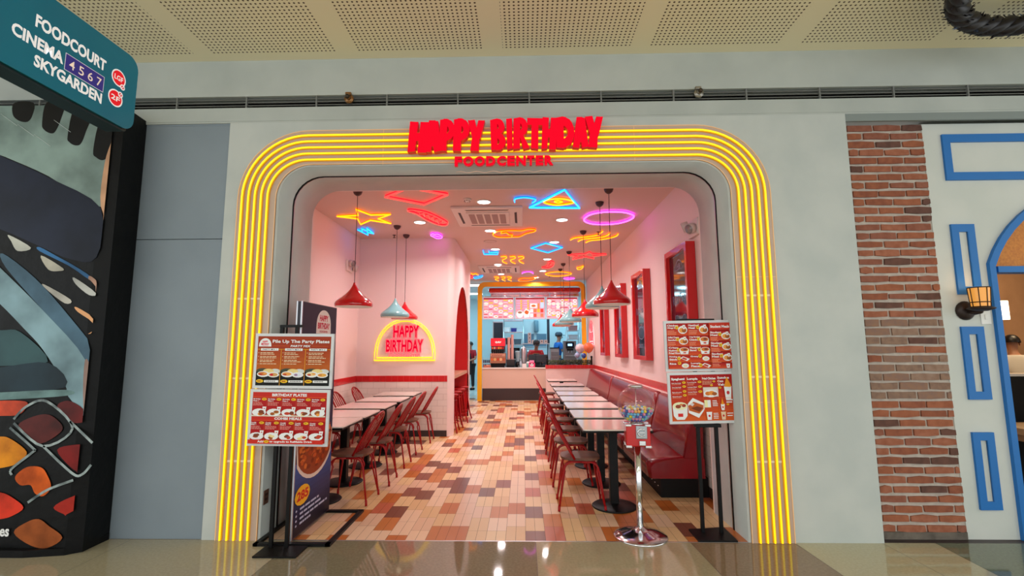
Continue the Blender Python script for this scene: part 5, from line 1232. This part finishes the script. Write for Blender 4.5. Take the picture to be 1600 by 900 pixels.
# --- menu lightboxes above the counter, red canopy
def lightbox(x0, x1, lab, seed):
    t = thing('menu_lightbox', lab, 'menu board', (0, 14.6, 0), 0, 'menu lightboxes above the counter')
    z0, z1 = 2.315, 2.995
    MB().ring([(x0, z0), (x0, z1), (x1, z1), (x1, z0)], [(x0+.03, z0+.03), (x0+.03, z1-.03), (x1-.03, z1-.03), (x1-.03, z0+.03)], XZ, -.03, .06, mat('lightbox_frame', C(226, 230, 238), .3, emit=(.85, .9, 1), strength=.25), closed=True).build('frame', t)
    g = Print((x0+.03, 0, z0+.03), (1, 0, 0), (0, 0, 1), (0, -1, 0), x1-x0-.06, z1-z0-.06, k=1.0, e=.95)
    rr = random.Random(seed); g.rect(0, 0, 1, 1, (208, 150, 164)); g.rect(0, 0, 1, .07, (150, 24, 34))
    if seed == 2:
        for i in range(2):
            for j in range(4): g.rect(.02+.24*i, .12+.12*j, .2+.24*i, .17+.12*j, (206, 170, 210)).rect(.16+.24*i, .12+.12*j, .21+.24*i, .2+.12*j, (250, 196, 40))
        g.ell(.14, .8, .12, .18, (230, 240, 238), 14).ell(.14, .72, .08, .06, (150, 110, 90)); g.poly([(.26, .72), (.35, .52), (.5, .66), (.46, .95), (.30, .98)], (238, 240, 236)).poly([(.29, .70), (.36, .60), (.46, .68), (.42, .82), (.33, .80)], (196, 96, 50))
        g.rect(.5, .1, .72, .24, (220, 150, 170)); g.rect(.5, .28, .74, .5, (240, 240, 236)).ell(.62, .4, .08, .06, (196, 110, 60)); g.poly([(.86, .22), (.91, .08), (.97, .22)], (240, 150, 40)).rect(.86, .22, .98, .5, (190, 220, 250)); g.rect(.77, .28, .82, .7, (220, 140, 60))
        for i in range(4): g.rect(.5+.12*i, .55, .6+.12*i, .72, [(240, 236, 232), (230, 120, 80), (240, 180, 70), (214, 70, 60)][i]).rect(.5+.12*i, .78, .6+.12*i, .95, [(240, 236, 232), (224, 90, 70), (244, 170, 150), (226, 120, 90)][i])
    else:
        nc, nr = (6, 7) if seed == 1 else (7, 6)
        for i in range(nc):
            for j in range(nr):
                u = .015+i*.98/nc; v = .09+j*.9/nr; w_ = .9/nc; h_ = .8/nr
                if (i+j*2+seed) % 3 == 0 or (seed == 3 and j % 3 == 1): g.ell(u+w_/2, v+h_/2, w_*.5, h_*.55, (242, 242, 238), 10).ell(u+w_*.55, v+h_*.5, w_*.28, h_*.25, rr.choice([(220, 130, 70), (200, 220, 180), (240, 180, 120), (226, 150, 150)]), 8)
                elif (i*3+j) % 4 == 0: g.rect(u, v, u+w_*.95, v+h_*.45, (250, 190, 60))
                else: g.rect(u, v, u+w_*.95, v+h_*.4, rr.choice([(214, 150, 196), (226, 170, 180), (236, 200, 210)])).rect(u, v+h_*.5, u+w_*.8, v+h_*.8, rr.choice([(206, 120, 110), (180, 40, 40), (230, 190, 200)]))
    g.build('menu_face', t)
lightbox(-1.24, -.27, 'lit menu lightbox at the passage side above the service counter', 1)
lightbox(-.25, .68, 'lit middle menu lightbox with a bowl and a tray above the service counter', 2)
lightbox(.70, 1.68, 'lit menu lightbox at the hedge side above the service counter', 3)
t = thing('counter_canopy', 'dark red canopy bar with a mirrored pink fascia above the menu lightboxes', 'canopy')
MB().box((-1.02, 14.1, 3.08), (1.70, 14.5, 3.22), M_RED, .05).build('bar', t)
M_MIR = mat('pink_mirror', (.8, .62, .68), .12, 1)
for k in range(3): MB().box((-.98+.9*k, 14.56, 3.0), (-.10+.9*k, 14.58, 3.085), M_MIR).build('fascia_panel', t)
MB().box((-1.2, 14.6, 3.0), (1.75, 14.64, 3.02), M_STEEL).build('rail', t)
for x in (-.55, .2, .98):
    t = thing('canopy_downlight', 'tiny bright spot on the %s pink fascia panel above the menus' % ('passage-side' if x < 0 else 'middle' if x < .5 else 'hedge-side'), 'ceiling light', (x, 14.5, 3.03))
    MB().lathe([(.035, 0), (.04, -.004), (.04, .02), (.03, .02)], (0, 0, 0), M_WHITE, 14).build('trim_ring', t); MB().disc((0, 0, .002), .034, glow('canopy_lens', (.95, .97, 1), 8), 14).build('lens', t)
# --- passage ceiling panels
for (x, y, lab) in ((-1.62, 14.8, 'square white ceiling light panel at the start of the kitchen passage'), (-1.75, 17.2, 'square white ceiling light panel deep in the kitchen passage')):
    t = thing('ceiling_light', lab, 'ceiling light', (x, y, ZC))
    MB().ring([(-.31, -.31), (-.31, .31), (.31, .31), (.31, -.31)], [(-.29, -.29), (-.29, .29), (.29, .29), (.29, -.29)], lambda u, v, d_: (u, v, d_), -.02, 0, M_WHITE, closed=True).build('frame', t)
    MB().box((-.29, -.29, -.012), (.29, .29, -.006), glow('panel_light', (.9, .98, 1), 2.6)).build('diffuser', t)
# --- kitchen back wall: door, dark hatches, hanging cylinder lamp
t = thing('kitchen_door', 'dark kitchen door in the pale back wall behind the soda fountain', 'door', (0, 17.6, 0))
MB().box((-1.09, -.03, 0), (-.74, 0, 2.36), mat('kitchen_door_dark', C(36, 40, 52), .4)).build('door_leaf', t)
MB().box((-1.115, -.04, 0), (-1.085, 0, 2.40), M_STEEL).box((-.745, -.04, 0), (-.715, 0, 2.40), M_STEEL).box((-1.115, -.04, 2.36), (-.715, 0, 2.40), M_STEEL).build('door_frame', t)
MB().tube([(-.79, -.03, 1.1), (-.79, -.07, 1.1), (-.79, -.07, 1.25), (-.79, -.03, 1.25)], .01, M_STEEL, 6).build('handle', t)
for x0, x1, lab in ((.03, .38, 'grey-blue hatch panel in the kitchen back wall beneath the hanging cylinder'), (.48, .84, 'grey-blue hatch panel beside the dark post in the kitchen')):
    t = thing('hatch_panel', lab, 'hatch', (0, 17.6, 0))
    MB().box((x0, -.02, 1.50), (x1, 0, 1.94), mat('hatch_blue', C(96, 134, 156), .35)).build('panel', t)
    MB().ring([(x0-.02, 1.48), (x0-.02, 1.96), (x1+.02, 1.96), (x1+.02, 1.48)], [(x0, 1.5), (x0, 1.94), (x1, 1.94), (x1, 1.5)], XZ, -.03, 0, mat('hatch_frame', C(190, 212, 222), .4), closed=True).build('frame', t)
t = thing('hanging_cylinder', 'grey cylinder dispenser fixed high on the pale kitchen wall', 'dispenser', (.47, 17.5, 2.05))
MB().lathe([(.001, -.05), (.06, -.05), (.085, -.02), (.085, .34), (.07, .38), (.001, .38)], (0, 0, 0), mat('cylinder_grey', C(120, 150, 166), .35), 20).build('body', t)
MB().box((-.03, .06, .2), (.03, .1, .3), M_STEEL).build('bracket', t)
t = thing('dark_post', 'slim dark upright in the kitchen below the hedge-side menu lightbox', 'post', (.88, 17.0, 0))
MB().box((-.045, -.03, 0), (.045, .03, 2.48), mat('post_dark', C(34, 42, 54), .4)).build('upright', t); MB().box((-.1, -.08, 0), (.1, .08, .02), M_BLACK).build('foot', t)
# --- shelving with tubs
def rack(x0, x1, y, zs, top, lab, d_=.4):
    t = thing('wire_rack', lab, 'shelf', (0, y, 0))
    for x in (x0, x1):
        for yy in (0, d_): MB().cyl((x, yy, 0), (x, yy, top), .014, M_STEEL, 8).build('upright', t)
    for z in zs:
        mb = MB(); mb.box((x0, -.01, z-.012), (x1, .0, z+.012), M_STEEL).box((x0, d_, z-.012), (x1, d_+.01, z+.012), M_STEEL)
        n = int(d_/.05)
        for k in range(n+1): mb.box((x0, d_*k/n-.004, z-.003), (x1, d_*k/n+.004, z+.003), M_STEEL)
        mb.build('wire_shelf', t)
    return t
rack(-.68, .0, 16.6, (.5, 1.05, 1.55, 1.98, 2.38), 2.5, 'steel rack with tubs behind the soda fountain')
rack(1.44, 1.86, 15.95, (.6, 1.2, 1.72, 2.0, 2.3), 2.45, 'narrow steel rack beside the coffee machine')
def tub(x, y, z, w, h, d_, c, lab, lid=True):
    t = thing('storage_tub', lab, 'tub', (x, y, z)); m_ = mat('tub_%d_%d_%d' % c, C(*c), .35)
    MB().prism([(-w/2*.88, 0), (w/2*.88, 0), (w/2, h), (-w/2, h)], lambda u, v, dd: (u, dd, v), -d_/2, d_/2, m_).build('body', t)
    if lid: MB().box((-w/2-.01, -d_/2-.01, h), (w/2+.01, d_/2+.01, h+.02), m_, .005).build('lid', t)
tub(-.56, 16.8, 1.993, .20, .14, .3, (226, 234, 236), 'white tub on the rack shelf, left of the navy crate')
tub(-.33, 16.8, 1.993, .20, .13, .3, (26, 44, 130), 'navy blue crate on the rack shelf', False)
tub(-.11, 16.8, 1.993, .19, .12, .3, (190, 214, 226), 'pale blue tub on the rack shelf, right of the navy crate')
tub(-.45, 16.8, 2.393, .18, .10, .3, (150, 190, 206), 'small grey-blue tub on the top rack shelf')
tub(-.15, 16.8, 2.393, .2, .10, .3, (206, 226, 232), 'small white tub on the top rack shelf')
tub(-.52, 16.8, 1.563, .2, .2, .3, (34, 40, 48), 'dark tub on the middle rack shelf')
tub(-.2, 16.8, 1.563, .26, .16, .3, (70, 92, 104), 'slate tub on the middle rack shelf')
tub(1.65, 16.1, 2.013, .3, .14, .3, (170, 130, 130), 'brownish tub on the narrow rack')
tub(1.65, 16.1, 1.733, .3, .12, .3, (200, 206, 210), 'grey tub on the narrow rack')
# --- soda fountain
CT = .90
t = thing('soda_fountain', 'red soda fountain machine on the service counter', 'drink dispenser', (-.73, 14.0, CT))
MB().box((-.2, -.1, .42), (.2, .3, .82), mat('fountain_body', C(40, 30, 32), .3), .01).build('body', t)
MB().box((-.21, -.14, .60), (.21, -.08, .83), mat('fountain_red', C(226, 14, 34), .25, emit=(1, .02, .05), strength=.25), .012).build('header', t)
g = Print((-.21, -.14, .60), (1, 0, 0), (0, 0, 1), (0, -1, 0), .42, .23, k=1.2)
g.poly([(.3, .45), (.4, .35), (.48, .48), (.55, .34), (.62, .46), (.72, .36), (.70, .56), (.6, .62), (.5, .58), (.42, .64), (.32, .6)], WHT); g.build('logo', t)
mb = MB()
for i in range(6):
    mb.box((-.18+.06*i, -.135, .52), (-.135+.06*i, -.10, .58), pm([(230, 90, 60), (220, 180, 170), (200, 40, 50), (240, 150, 60), (230, 110, 60), (180, 30, 40)][i]))
mb.build('flavour_label', t)
for i in range(6): MB().box((-.178+.06*i, -.13, .40), (-.14+.06*i, -.10, .5), M_BLACK, .004).cyl((-.159+.06*i, -.115, .36), (-.159+.06*i, -.115, .42), .01, M_STEEL, 8).build('valve', t)
b = MB().box((-.22, -.16, .12), (.22, .3, .40), mat('poster_wood', C(168, 112, 84), .4)).build('drip_cabinet', t)
g = Print((-.22, -.16, .12), (1, 0, 0), (0, 0, 1), (0, -1, 0), .44, .28, k=1.1)
g.rect(.03, .05, .97, .3, (196, 150, 130)); g.lines(.1, .12, .9, 2, .1, .05, (150, 60, 40))
for i in range(5): g.ell(.12+.19*i, .62, .09, .16, [(206, 110, 60), (214, 170, 110), (190, 80, 50), (226, 180, 130), (180, 90, 60)][i], 9)
g.build('poster', b)
MB().box((-.21, -.14, 0), (.21, .28, .12), M_BLACK).build('stand', t)
t = thing('cup_dispenser', 'twin tall stacks of pinkish paper cups beside the soda fountain', 'cup dispenser', (-.37, 13.95, CT))
for x, h in ((-.05, .82), (.05, .92)):
    mb = MB(); z = .22
    while z < h: mb.lathe([(.036, 0), (.042, .03), (.043, .036), (.040, .036)], (x, 0, z), mat('paper_cup', C(214, 168, 160), .5), 14); z += .026
    mb.build('cup_stack', t)
MB().box((-.12, -.1, 0), (.12, .1, .22), mat('cup_base', C(40, 34, 36), .4), .01).build('base', t)
t = thing('blender', 'clear jug blender on the service counter behind the paper cups', 'blender', (-.165, 14.05, CT))
MB().lathe([(.001, 0), (.08, 0), (.08, .05), (.06, .16), (.001, .16)], (0, 0, 0), M_BLKG, 18).build('motor_base', t); MB().lathe([(.05, .16), (.075, .42), (.08, .44), (.06, .46), (.001, .47)], (0, 0, 0), mat('jug_clear', C(150, 176, 184), .1), 18).build('jug', t)
t = thing('steel_kettle', 'shiny steel urn on the counter in front of the rack', 'urn', (.005, 14.13, CT))
MB().lathe([(.001, 0), (.09, 0), (.095, .02), (.095, .5), (.07, .56), (.02, .58), (.02, .61), (.001, .61)], (0, 0, 0), M_STEEL, 20).build('body', t); MB().tube([(0, -.095, .1), (0, -.14, .1), (0, -.15, .07)], .012, M_BLACK, 8).build('tap', t)
t = thing('steel_tray', 'long steel tray on the counter under the paper cups', 'tray', (-.33, 13.76, CT))
MB().ring([(-.2, 0), (-.2, .055), (.2, .055), (.2, 0)], [(-.19, .006), (-.19, .055), (.19, .055), (.19, .006)], XZ, -.08, .08, M_STEEL).build('rim', t); MB().box((-.2, -.08, 0), (.2, .08, .006), M_STEEL).build('bottom', t)
# small things by the till
def small(name, lab, cat, loc, fn):
    t = thing(name, lab, cat, loc); fn(t); return t
def pink_sign(t):
    MB().box((-.09, -.02, 0), (.09, .05, .13), mat('pink_box', C(246, 40, 110), .35), .01).build('box', t)
    g = Print((-.09, -.02, 0), (1, 0, 0), (0, 0, 1), (0, -1, 0), .18, .13, k=1.1)
    g.ell(.5, .42, .3, .3, WHT, 16).ell(.27, .16, .1, .12, (40, 20, 30), 10).ell(.73, .16, .1, .12, (40, 20, 30), 10).ell(.38, .4, .07, .09, (40, 20, 30), 8).ell(.62, .4, .07, .09, (40, 20, 30), 8).ell(.5, .56, .06, .05, (40, 20, 30), 8); g.rect(.1, .8, .9, .9, (255, 190, 214)); g.build('face_logo', t)
    MB().box((-.07, 0, .13), (.07, .03, .2), mat('pink_box_top', C(240, 150, 190), .35), .015).build('upper_flap', t)
small('counter_sign', 'bright pink counter sign with a white panda face by the till', 'sign', (.235, 13.72, CT), pink_sign)
def card(t): MB().prism([(-.06, 0), (.06, 0), (.06, .11), (-.06, .11)], XZ, 0, .012, M_WHITE).build('card', t); MB().box((-.06, 0, 0), (.06, .06, .008), M_WHITE).build('foot', t)
small('table_card', 'small white card standing on the counter beside the pink sign', 'card', (.02, 13.72, CT), card)
def cupteal(t): MB().lathe([(.001, 0), (.035, 0), (.048, .12), (.045, .12)], (0, 0, 0), mat('teal_cup', C(130, 190, 180), .35), 16).build('cup', t); MB().lathe([(.05, .12), (.05, .13), (.03, .16), (.001, .165)], (0, 0, 0), M_WHITE, 16).build('lid', t)
small('paper_cup', 'pale green lidded cup behind the white card on the counter', 'cup', (.13, 13.86, CT), cupteal)
def dispenser(t): MB().lathe([(.001, 0), (.035, 0), (.035, .15), (.012, .18), (.012, .21)], (0, 0, 0), mat('pump_clear', C(180, 206, 216), .2), 14).build('bottle', t); MB().tube([(0, 0, .2), (0, 0, .24), (0, -.05, .24)], .008, M_WHITE, 8).build('pump', t)
small('pump_bottle', 'clear pump bottle on the counter beside the steel urn', 'bottle', (-.08, 13.85, CT), dispenser)
def till(t):
    MB().box((-.13, -.06, 0), (.13, .1, .06), M_BLACK, .01).build('base', t); MB().box((-.02, 0, .06), (.02, .03, .16), M_BLACK).build('stem', t); MB().box((-.17, -.02, .14), (.17, .02, .36), mat('till_back', C(34, 36, 44), .3), .01).build('monitor', t)
small('till_monitor', 'dark till monitor seen from behind by the staff member', 'till', (.52, 13.85, CT), till)
small('till_monitor', 'dark till monitor at the hedge end of the counter', 'till', (.31, 14.08, CT), till)
def sweets(t):
    MB().box((-.1, -.07, 0), (.1, .07, .05), mat('snack_tray', C(196, 120, 96), .5), .005).build('tray', t); mb = MB(); rr = random.Random(2)
    for i in range(14): mb.ball((rr.uniform(-.08, .08), rr.uniform(-.05, .05), .06), .02, mat('snack_%d' % (i % 3), C(*[(226, 140, 110), (216, 110, 80), (236, 170, 140)][i % 3]), .5), 8, 5)
    o = mb.build('snack', t); o['kind'] = 'stuff'
small('snack_tray', 'small tray of orange snacks at the passage end of the counter', 'tray', (-1.03, 13.75, CT), sweets)
def rackcups(t):
    for z in (0, .12, .24): MB().box((-.11, -.08, z), (.11, .08, z+.008), M_STEEL).build('tier', t)
    for z in (.008, .128):
        for k in range(4): MB().cyl((-.08+.053*k, 0, z), (-.08+.053*k, 0, z+.08), .022, mat('jar_%d' % (k % 2), C(*[(120, 110, 150), (90, 100, 130)][k % 2]), .3), 10).build('jar', t)
    for x in (-.105, .105): MB().cyl((x, .07, 0), (x, .07, .3), .006, M_STEEL, 6).build('upright', t)
small('jar_rack', 'small three-tier rack of purple jars by the yellow portal post', 'rack', (-1.07, 14.0, CT), rackcups)
t = thing('prep_bench', 'long dark steel prep bench across the back of the kitchen', 'bench', (0, 17.26, 0))
MB().box((-.6, -.1, 0), (2.1, .31, 1.02), mat('bench_dark', C(58, 56, 60), .4)).build('cabinet', t); MB().box((-.62, -.12, 1.02), (2.12, .32, 1.06), M_STEEL).build('worktop', t)
t = thing('oven', 'dark boxy oven on the prep bench beneath the steel rack', 'oven', (-.35, 17.3, 1.06))
MB().box((-.22, -.2, 0), (.22, .2, .38), M_BLKG, .01).build('body', t); MB().box((-.19, -.21, .05), (.12, -.2, .33), mat('oven_glass', C(50, 58, 66), .15)).build('door', t)
t = thing('rice_cooker', 'round steel rice cooker on the prep bench under the hatch panels', 'cooker', (.25, 17.28, 1.06))
MB().lathe([(.001, 0), (.15, 0), (.165, .05), (.165, .24), (.12, .31), (.03, .33), (.03, .36), (.001, .36)], (0, 0, 0), M_STEEL, 20).build('pot', t)
t = thing('back_counter', 'low dark counter with drawers behind the staff member', 'counter', (0, 14.95, 0))
MB().box((-1.0, .0, 0), (-.2, .4, .86), mat('bench_dark', C(58, 56, 60), .4)).build('cabinet', t); MB().box((-1.02, -.02, .86), (-.18, .42, .9), M_STEEL).build('worktop', t)
# order cards along the pass shelf
t = thing('pass_shelf', 'steel pass shelf behind the staff member with cards along it', 'shelf', (0, 15.6, 0))
MB().box((-.05, -.12, 1.565), (.84, .12, 1.59), M_STEEL).build('top', t)
for x in (.0, .82): MB().cyl((x, 0, 0), (x, 0, 1.565), .02, M_STEEL, 8).build('leg', t)
MB().box((-.05, -.2, .85), (.84, .2, .89), M_STEEL).build('lower_top', t)
for i, (x, z) in enumerate(((.20, 1.59), (.33, 1.59), (.46, 1.59), (.59, 1.59), (.72, 1.59), (.20, 1.705), (.20, 1.82))):
    t = thing('order_card', 'small peach box on the pass shelf, %s' % ('bottom of the little stack', 'first beside the stack', 'second beside the stack', 'third beside the stack', 'last in the row', 'middle of the little stack', 'top of the little stack')[i], 'box', (x, 15.55, z), 0, 'peach boxes on the pass shelf')
    MB().box((-.052, -.05, 0), (.052, .05, .108), mat('peach_box', C(222, 186, 172), .5), .004).build('box', t); MB().disc((0, -.0515, .06), .018, mat('box_dot', C(70, 50, 50), .5), 10, 'y').build('dot', t)
# --- grill, coffee machine at the hedge side
t = thing('fryer', 'low beige appliance with drawers behind the hedge', 'appliance', (1.02, 15.9, 0))
MB().box((-.14, -.15, 0), (.14, .2, 1.42), mat('appliance_beige', C(176, 160, 156), .4), .01).build('body', t)
for z in (1.06, 1.2): MB().box((-.12, -.165, z), (.12, -.15, z+.11), mat('appliance_drawer', C(140, 124, 122), .4), .004).build('drawer', t)
MB().box((-.15, -.16, 1.42), (.15, .2, 1.45), M_BLKG).build('lid', t)
t = thing('coffee_machine', 'grey coffee machine with a glowing blue display behind the hedge', 'coffee machine', (1.49, 15.7, 0))
MB().box((-.2, -.2, 0), (.2, .2, 1.66), mat('machine_grey', C(120, 112, 112), .35), .012).build('body', t)
MB().box((-.13, -.21, 1.42), (.13, -.2, 1.62), M_BLACK).build('panel', t); MB().box((-.07, -.215, 1.5), (.07, -.209, 1.57), glow('blue_display', (.25, .45, 1), 2.5)).build('display', t)
MB().box((-.1, -.25, 1.36), (.1, -.2, 1.41), M_BLKG).cyl((-.05, -.22, 1.28), (-.05, -.22, 1.36), .015, M_STEEL, 8).cyl((.05, -.22, 1.28), (.05, -.22, 1.36), .015, M_STEEL, 8).build('spout', t); MB().box((-.15, -.26, 1.18), (.15, -.2, 1.2), M_STEEL).build('drip_tray', t)
# --- figures
M_SKIN = mat('skin', C(176, 124, 96), .5); M_HAIR = mat('black_hair', C(22, 18, 18), .4)
def skin_mesh(name, nodes, edges, mt, parent, root, sub=2):
    me = bpy.data.meshes.new(name); idx = {k: i for i, k in enumerate(nodes)}
    me.from_pydata([n[:3] for n in nodes.values()], [(idx[a], idx[b]) for a, b in edges], [])
    me.materials.append(mt); o = bpy.data.objects.new(name, me); COL.objects.link(o)
    if parent: o.parent = parent
    sk = o.modifiers.new('skin', 'SKIN'); sk.use_smooth_shade = True
    me.skin_vertices.new() if not me.skin_vertices else None
    for k, n in nodes.items():
        v = me.skin_vertices[0].data[idx[k]]; r = n[3]; v.radius = (r, r*(n[4] if len(n) > 4 else 1)); v.use_root = (k == root)
    su = o.modifiers.new('sub', 'SUBSURF'); su.levels = sub; su.render_levels = sub
    return o
def person(loc, rz, lab, shirt, trouser, lean=0.0, arms='down', hat=None, scale=1.0, apron=None, hands=True):
    t = thing('person', lab, 'person', loc, rz); t.scale = (scale,)*3
    # facing -y; lean tips the torso forward about the hips
    def L(x, y, z):
        a = lean; dz = z-.95
        return (x, y-dz*math.sin(a), .95+dz*math.cos(a)) if z > .95 else (x, y, z)
    N = {}
    def add(k, x, y, z, r, f=1.0): N[k] = (*L(x, y, z), r, f)
    add('pelvis', 0, 0, .95, .135, .8); add('waist', 0, .0, 1.10, .125, .75); add('chest', 0, .0, 1.30, .15, .72); add('collar', 0, .0, 1.43, .085, .9); add('neck', 0, -.01, 1.50, .052); add('jaw', 0, -.03, 1.575, .066, 1.1); add('head', 0, -.02, 1.64, .082, 1.12); add('crown', 0, -.01, 1.705, .062, 1.1)
    E_ = [('pelvis', 'waist'), ('waist', 'chest'), ('chest', 'collar'), ('collar', 'neck'), ('neck', 'jaw'), ('jaw', 'head'), ('head', 'crown')]
    for s_, n in ((1, 'r'), (-1, 'l')):
        add('hip'+n, s_*.095, 0, .87, .095); add('knee'+n, s_*.10, -.01, .49, .062); add('ankle'+n, s_*.10, .02, .09, .042); add('toe'+n, s_*.11, -.13, .04, .036, 1.2)
        add('sho'+n, s_*.175, .0, 1.40, .062)
        if arms == 'down': P_ = ((s_*.225, .02, 1.12), (s_*.235, -.06, .88)); W_ = (s_*.235, -.085, .82)
        elif arms == 'fwd': P_ = ((s_*.235, -.05, 1.13), (s_*.17, -.29, 1.08)); W_ = (s_*.155, -.35, 1.075)
        else: P_ = ((s_*.23, -.08, 1.16), (s_*.15, -.26, 1.25)); W_ = (s_*.14, -.31, 1.27)
        add('elb'+n, *P_[0], .045); add('wri'+n, *P_[1], .030); add('palm'+n, *W_, .032, .6)
        E_ += [('pelvis', 'hip'+n), ('hip'+n, 'knee'+n), ('knee'+n, 'ankle'+n), ('ankle'+n, 'toe'+n), ('chest', 'sho'+n), ('sho'+n, 'elb'+n), ('elb'+n, 'wri'+n), ('wri'+n, 'palm'+n)]
    skin_mesh('body', N, E_, M_SKIN, t, 'pelvis')
    if hands:
        for s_, n in ((1, 'r'), (-1, 'l')):
            p = Vector(N['palm'+n][:3]); d_ = (p-Vector(N['wri'+n][:3])).normalized(); sd = d_.cross(Vector((0, 0, 1))) if abs(d_.z) < .8 else Vector((0, 1, 0)); sd.normalize(); cu = d_.cross(sd)*s_
            mb = MB()
            for k, ln in enumerate((.068, .076, .07, .056)):
                a = p+sd*(-.027+.018*k)+d_*.015; mb.tube([a, a+d_*ln*.5+cu*.004, a+d_*ln*.8+cu*.018, a+d_*ln*.95+cu*.034], .0085, M_SKIN, 6, r2=.006)
            a = p-sd*.028; mb.tube([a, a-sd*.02+d_*.02, a-sd*.022+d_*.045], .0095, M_SKIN, 6, r2=.007)
            mb.build('fingers', t)
    up = lambda k, f: (*N[k][:3], N[k][3]*f, N[k][4])
    S = {k: up(k, 1.13) for k in ('pelvis', 'waist', 'chest', 'collar', 'shor', 'shol')}; S['pelvis'] = (*N['pelvis'][:3], .150, .85)
    for n in 'rl':
        a = Vector(N['sho'+n][:3]); b = Vector(N['elb'+n][:3]); c_ = a.lerp(b, .75); S['slv'+n] = (*c_, .066, 1.0)
    skin_mesh('shirt', S, [('pelvis', 'waist'), ('waist', 'chest'), ('chest', 'collar'), ('chest', 'shor'), ('chest', 'shol'), ('shor', 'slvr'), ('shol', 'slvl')], shirt, t, 'pelvis')
    T = {'pelvis': (*N['pelvis'][:3], .142, .84)}
    for n in 'rl': T['hip'+n] = up('hip'+n, 1.13); T['knee'+n] = up('knee'+n, 1.2); T['ank'+n] = (N['ankle'+n][0], N['ankle'+n][1], .10, .058, 1)
    skin_mesh('trousers', T, [('pelvis', 'hipr'), ('pelvis', 'hipl'), ('hipr', 'kneer'), ('hipl', 'kneel'), ('kneer', 'ankr'), ('kneel', 'ankl')], trouser, t, 'pelvis')
    h = Vector(N['head'][:3]); q = Matrix.Rotation(lean, 4, 'X')
    def hd(mb): 
        mb.v = [tuple((q @ Vector(v))+h) for v in mb.v]; return mb
    mb = MB(); mb.lathe([(.099*math.sin(a), .112*math.cos(a)) for a in [PI*k/20 for k in range(0, 12)]][::-1], (0, .014, .012), M_HAIR, 20, sy=1.1); hd(mb).build('hair', t)
    mb = MB(); mb.lathe([(.001, -.03), (.012, -.022), (.016, -.008), (.008, .02), (.001, .03)], (0, -.108, -.025), M_SKIN, 8)
    for s_ in (-1, 1): mb.ball((s_*.088, 0, -.02), .022, M_SKIN, 8, 6, (.4, .8, 1.3))
    hd(mb).build('nose_and_ears', t)
    mb = MB()
    for s_ in (-1, 1): mb.ball((s_*.032, -.092, .005), .010, M_WHITE, 8, 6).ball((s_*.032, -.1, .005), .005, M_HAIR, 6, 5)
    hd(mb).build('eyes', t)
    mb = MB(); mb.tube([(-.025, -.094, -.065), (0, -.1, -.067), (.025, -.094, -.065)], .005, mat('lips', C(150, 80, 74), .5), 6); hd(mb).build('mouth', t)
    mb = MB()
    for n in 'rl': mb.box((N['toe'+n][0]-.05, N['toe'+n][1]-.05, 0), (N['toe'+n][0]+.04, N['ankle'+n][1]+.06, .075), M_BLACK, .03)
    mb.build('shoes', t)
    if hat:
        mb = MB(); mb.lathe([(.001, .10), (.06, .095), (.095, .06), (.104, .02), (.104, -.0)], (0, .012, .035), hat, 20, sy=1.12).box((-.07, -.19, .032), (.07, -.08, .042), hat, .004); hd(mb).build('cap', t)
    if apron:
        mb = MB(); mb.prism([(-.13, .55), (.13, .55), (.14, 1.05), (.09, 1.33), (-.09, 1.33), (-.14, 1.05)], lambda x, z, d_: L(x, d_-.06*(1-abs(x)/.2), z), -.135, -.125, apron); mb.build('apron', t)
    return t
m_red = mat('staff_red', C(176, 24, 40), .7); m_blk = mat('staff_black', C(24, 22, 26), .7); m_blu = mat('staff_blue', C(30, 106, 190), .7); m_wht = mat('shirt_white', C(216, 212, 204), .7)
person((-1.86, 17.0, 0), -.4, 'person in red shirt and black apron standing in the kitchen passage', m_red, m_blk, 0, 'fwd', None, .95, m_blk)
person((.36, 14.75, 0), .1, 'staff person in red shirt with black cap bending over behind the counter', m_red, m_blk, .42, 'fwd', m_blk, .98, m_blk)
person((1.18, 16.72, 0), PI*.6, 'person in bright blue standing at the back of the kitchen', m_blu, mat('trouser_blue', C(60, 84, 110), .7), .05, 'bent', mat('hair_net', C(60, 70, 84), .7), 1.12)
person((6.95, 7.0, 0), PI*.85, 'dark-haired person in white shirt inside the neighbouring restaurant', m_wht, m_blk, .12, 'fwd', None, .93)
# --- neighbour's furniture
t = thing('booth_partition', 'black booth partition inside the blue arched doorway', 'partition', (0, 5.15, 0))
MB().box((4.6, 0, 0), (8.0, .12, 1.17), M_BLACK).build('panel', t); MB().box((4.58, -.02, 1.17), (8.0, .14, 1.195), mat('booth_trim', C(206, 196, 184), .4)).build('top_rail', t)
t = thing('restaurant_table', 'tan table just inside the blue arched doorway', 'table', (5.25, 4.66, 0))
MB().box((-.75, -.28, .68), (.75, .28, .74), mottle('tan_wood', C(206, 178, 144), C(188, 158, 122), 5, .4), .006).build('table_top', t); MB().box((-.72, -.25, .62), (.72, .25, .68), mat('table_apron', C(170, 140, 110), .5)).build('apron', t)
for sx_ in (-1, 1):
    for sy_ in (-1, 1): MB().box((sx_*.68-.03, sy_*.22-.03, 0), (sx_*.68+.03, sy_*.22+.03, .62), mat('table_leg_grey', C(150, 156, 154), .5)).build('leg', t)
for (x, y, z, r, lab) in ((6.70, 6.9, 1.97, .13, 'bright cylindrical pendant light inside the neighbouring restaurant'), (6.0, 5.6, 2.36, .09, 'small bright ceiling spot inside the neighbouring restaurant')):
    t = thing('pendant_light', lab, 'lamp', (x, y, z))
    MB().cyl((0, 0, -r), (0, 0, r), r*.75, glow('neighbour_shade', (1, .86, .66), 3), 18).build('glowing_shade', t); MB().cyl((0, 0, r), (0, 0, 3.3-z), .008, M_BLACK, 6).build('cord', t); MB().lathe([(.05, 0), (.05, -.02), (.001, -.03)], (0, 0, 3.3-z), M_BLACK, 12).build('ceiling_rose', t)
